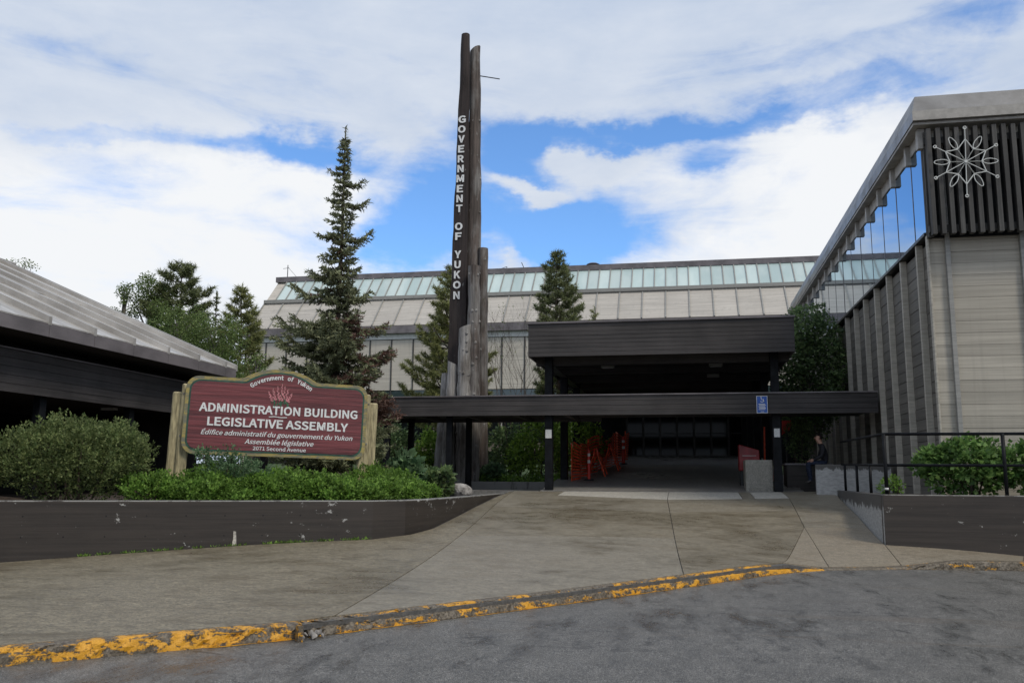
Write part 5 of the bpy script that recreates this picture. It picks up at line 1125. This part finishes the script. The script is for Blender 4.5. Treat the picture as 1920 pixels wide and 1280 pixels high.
# left planter: big grey-green shrub, hedge mounds, sapling
shrub('round_shrub', (-10.75, 14.25, 1.05), mound(1.5, .95, 1.46, 70, 71, .21), 40000, .060, .034, 'grey_green_leaf', 'large rounded grey green shrub at the left end of the planter', stems=14, clump=7, spray=.20, up=.55)
shrub('round_shrub', (-12.9, 13.4, 1.05), mound(1.0, .9, 1.12, 50, 72, .2), 22000, .055, .026, 'grey_green_leaf', 'grey green shrub partly outside the view beside the rounded one', stems=10, clump=7, spray=.15, up=.5)
hr = random.Random(5); hed = []
for i in range(13):
    t = i/12; x, y = -9.15+t*3.35, 13.85+t*1.75; hed.append((x+hr.uniform(-.12, .12), y+hr.uniform(-.05, .30), hr.uniform(.30, .58), hr.uniform(.22, .54)))
hed += [(-7.3, 15.5, .6, .62), (-8.5, 15.05, .62, .70), (-6.6, 15.9, .5, .5)]
for i, (x, y, r, h) in enumerate(hed): shrub('low_shrub', (x, y, 1.06), mound(r, r*.8, h, 34, 80+i, .22), 5200, .058, .040, 'hedge_leaf', 'low bright green shrub in the row below the carved sign', 'shrub', 'low shrubs below the sign', stems=8, clump=5, spray=.13, up=.45)
for i, (x, y, r, h) in enumerate(((-5.85, 16.6, .42, .44), (-5.70, 17.4, .44, .38), (-5.80, 18.3, .42, .42), (-5.75, 19.2, .34, .28), (-6.35, 17.4, .55, .66), (-6.3, 18.7, .55, .62))): shrub('low_shrub', (x, y, 1.08), mound(r, r*.85, h, 34, 105+i, .22), 4400, .058, .040, 'hedge_leaf', 'low green shrub beside the sign right-hand posts', 'shrub', 'low shrubs right of the sign', stems=7, clump=5, spray=.13, up=.45)
shrub('leafy_plant', (-6.65, 20.6, 1.1), mound(.45, .4, .95, 14, 111, .35), 900, .20, .16, 'blue_leaf', 'large-leaved plant between the sign and the walkway', 'plant', stems=6); shrub('leafy_plant', (-5.85, 20.9, 1.1), mound(.38, .35, .68, 14, 112, .35), 800, .16, .12, 'dark_leaf', 'dark broad-leaved plant beside the pale boulder', 'plant', stems=6)
bl = [(0, 0, .5, .28, .25, .3), (.15, .05, .70, .22, .2, .16), (-.25, .05, .72, .2, .18, .16), (-.50, .0, .93, .15, .10, .09), (-.02, 0, .92, .16, .12, .10), (.4, 0, .66, .25, .2, .14), (.62, .02, .6, .2, .1, .1)]
q = atY(428, 840, 14.75); shrub('sapling', (q.x, 14.75, 1.06), bl, 2600, .055, .03, 'blue_leaf', 'loose pale sapling rising in front of the sign lower left corner', 'plant', stems=12, clump=5, spray=.12, up=.5)
# right planter
shrub('maple_shrub', (5.15, 18.0, 1.3), mound(.95, .55, 1.0, 40, 121, .26), 6500, .115, .095, 'maple_leaf', 'broad-leaved green shrub behind the black railing', stems=10, up=.15); shrub('maple_shrub', (6.5, 18.0, 1.3), mound(.8, .55, 1.02, 34, 122, .28), 5200, .115, .095, 'maple_leaf', 'broad-leaved green shrub at the frame edge behind the railing', stems=10, up=.15)
q = atY(1672, 905, 17.45); shrub('small_shrub', (q.x, 17.5, 1.3), mound(.24, .2, .36, 14, 131, .35), 900, .06, .035, 'hedge_leaf', 'tiny bright green shrub at the railing corner post', stems=4)
# weeds along the foot of the long wall
def weeds(T, pts):
    P = []; D_ = []
    for (x, y, z) in pts:
        m = 9; P.append(np.array([[x, y, z]])+RNG.normal(0, .02, (m, 3))*np.array([1, 1, .2])); D_.append(unit(rand_dirs(m)*.7+np.array([0, 0, .8])))
    P = np.concatenate(P); D_ = np.concatenate(D_); k = len(P); V, Fq = leaf_quads(P, D_, RNG.uniform(.03, .075, k), np.full(k, .016)); o = link('weeds', np_mesh('weeds', V, Fq, 'hedge_leaf', RNG.random(k))); tag(o, 'small green weeds at the foot of the long planter wall', 'weeds', kind='stuff')
wp = []
for i in range(70):
    t = random.random()**.8; a, b = (Vector(WALL_L[2]), Vector(WALL_L[3])); p_ = a.lerp(b, .2+.8*t); nrm = Vector((.428, -.903)); p_ = p_+nrm*.02; wp.append((p_.x, p_.y, gz(p_.x, p_.y)))
weeds(None, wp)
def boulder(loc, r, label, seed, sq=(1, .8, .62)):
    bm = bmesh.new(); bmesh.ops.create_icosphere(bm, subdivisions=3, radius=r); rr = random.Random(seed); ax = [Vector((rr.gauss(0, 1), rr.gauss(0, 1), rr.gauss(0, 1))).normalized() for _ in range(9)]; cut = [rr.uniform(.62, .95) for _ in range(9)]
    for v in bm.verts:
        for a_, c_ in zip(ax, cut):
            d = v.co.dot(a_)
            if d > r*c_: v.co -= a_*(d-r*c_)
        v.co = Vector((v.co.x*sq[0], v.co.y*sq[1], v.co.z*sq[2]))
    me = bpy.data.meshes.new('boulder'); bm.to_mesh(me); bm.free(); me.materials.append(MATS['rock']); o = link('boulder', me); o.location = loc; tag(o, label, 'rock'); return o
q = atY(861, 911, 21.2); boulder((q.x, 21.2, 1.27), .34, 'pale boulder at the end of the planting bed by the walkway', 4)
for i, (x, y, r, lab) in enumerate(((-5.32, 17.2, .09, 'small grey stone at the bed edge beside the wall corner'), (-5.25, 18.3, .07, 'small rounded stone in the mulch below the green shrubs'), (-5.3, 16.55, .08, 'small flat stone near the bend of the planter wall'))): boulder((x, y, 1.14), r, lab, 20+i)

# ------------------------------------------------------------------ seated person
def person():
    # sits on the end of the low pale wall, facing -X, leaning forward
    o0 = Vector((3.60, 25.0, 2.0)); T = thing('person', o0, 'person in dark jacket and jeans sitting on the low pale wall end', 'person')
    J = {'pelvis': (.10, 0, .09), 'belly': (.09, 0, .24), 'chest': (.05, 0, .44), 'neck': (-.02, 0, .58), 'head0': (-.05, 0, .66), 'head1': (-.06, 0, .74)}
    V = []; Ed = []; Rr = []
    def add(p, r, par=None):
        V.append(p); Rr.append(r)
        if par is not None: Ed.append((par, len(V)-1))
        return len(V)-1
    pe = add(J['pelvis'], (.15, .12)); be = add(J['belly'], (.14, .11), pe); ch = add(J['chest'], (.16, .12), be); ne = add(J['neck'], (.058, .058), ch); h0 = add(J['head0'], (.075, .085), ne); h1 = add(J['head1'], (.082, .095), h0); add((-.065, 0, .80), (.06, .07), h1)
    for s in (-1, 1):
        hp = add((.06, s*.10, .07), (.088, .085), pe); kn = add((-.36, s*.13, .05), (.062, .062), hp); an = add((-.30, s*.13, -.40), (.042, .042), kn); add((-.42, s*.14, -.47), (.036, .032), an)
        sh = add((.04, s*.19, .48), (.062, .06), ch); eb = add((-.02, s*.25, .24), (.048, .048), sh); wr = add((-.22, s*.16, .14), (.034, .034), eb); add((-.29, s*.14, .125), (.036, .026), wr)
    me = bpy.data.meshes.new('body'); me.from_pydata(V, Ed, []); ob = bpy.data.objects.new('body', me); COL.objects.link(ob); sk = ob.modifiers.new('skin', 'SKIN'); sk.use_smooth_shade = True
    for i, r in enumerate(Rr): me.skin_vertices[0].data[i].radius = r
    me.skin_vertices[0].data[0].use_root = True; ob.modifiers.new('sub', 'SUBSURF').levels = 2; bpy.context.view_layer.update(); m2 = bpy.data.meshes.new_from_object(ob.evaluated_get(bpy.context.evaluated_depsgraph_get())); bpy.data.objects.remove(ob)
    for m in ('jacket', 'jeans', 'skin', 'shoe'): m2.materials.append(MATS[m])
    for p in m2.polygons:
        c = p.center; k = 0
        if c.z < .13 and c.x < .2 and not (c.x > -.2 and c.z > .12): k = 1
        if c.z < -.40: k = 3
        if c.z > .575: k = 2
        if c.x < -.235 and .09 < c.z < .2: k = 2
        p.material_index = k
    link('body', m2, T, True)
    # face relief, ears, hair
    hb = MB(); bm = bmesh.new(); bmesh.ops.create_uvsphere(bm, u_segments=14, v_segments=10, radius=.105)
    for v in list(bm.verts):
        v.co = Vector((v.co.x*1.0, v.co.y*.92, v.co.z*.95))+Vector((-.045, 0, .755))
    bmesh.ops.delete(bm, geom=[v for v in bm.verts if v.co.x < -.085 and v.co.z < .80 or v.co.z < .69], context='VERTS'); me = bpy.data.meshes.new('hair'); bm.to_mesh(me); bm.free(); link('hair', me, T, True, 'hair')
    f = MB(); f.tube([(-.135, 0, .755), (-.162, 0, .722), (-.135, 0, .715)], [.008, .014, .012], 6); f.build('nose', 'skin', T, True, smooth=True)
    for s in (-1, 1):
        f = MB(); f.tube([(-.132, s*.03, .757), (-.142, s*.032, .757)], .010, 8); f.build('eye', 'hair', T, True); f = MB(); f.tube([(-.04, s*.088, .755), (-.045, s*.10, .735), (-.045, s*.09, .71)], [.012, .018, .01], 6); f.build('ear', 'skin', T, True)
        for k in range(5):
            y = s*(.14+(k-2)*.016) if k < 4 else s*.105; f = MB(); lx = (-.30, -.305, -.305, -.30, -.27)[k]; f.tube([(lx, y, .125), (lx-.035*(1 if k < 4 else .6), y, .115), (lx-.055*(1 if k < 4 else .6), y, .09)], [.009, .0085, .007], 6); f.build('finger' if k < 4 else 'thumb', 'skin', T, True, smooth=True)
    f = MB(); f.tube([(-.14, -.022, .688), (-.146, 0, .690), (-.14, .022, .688)], .006, 6); f.build('mouth', 'red_box', T, True)
person()
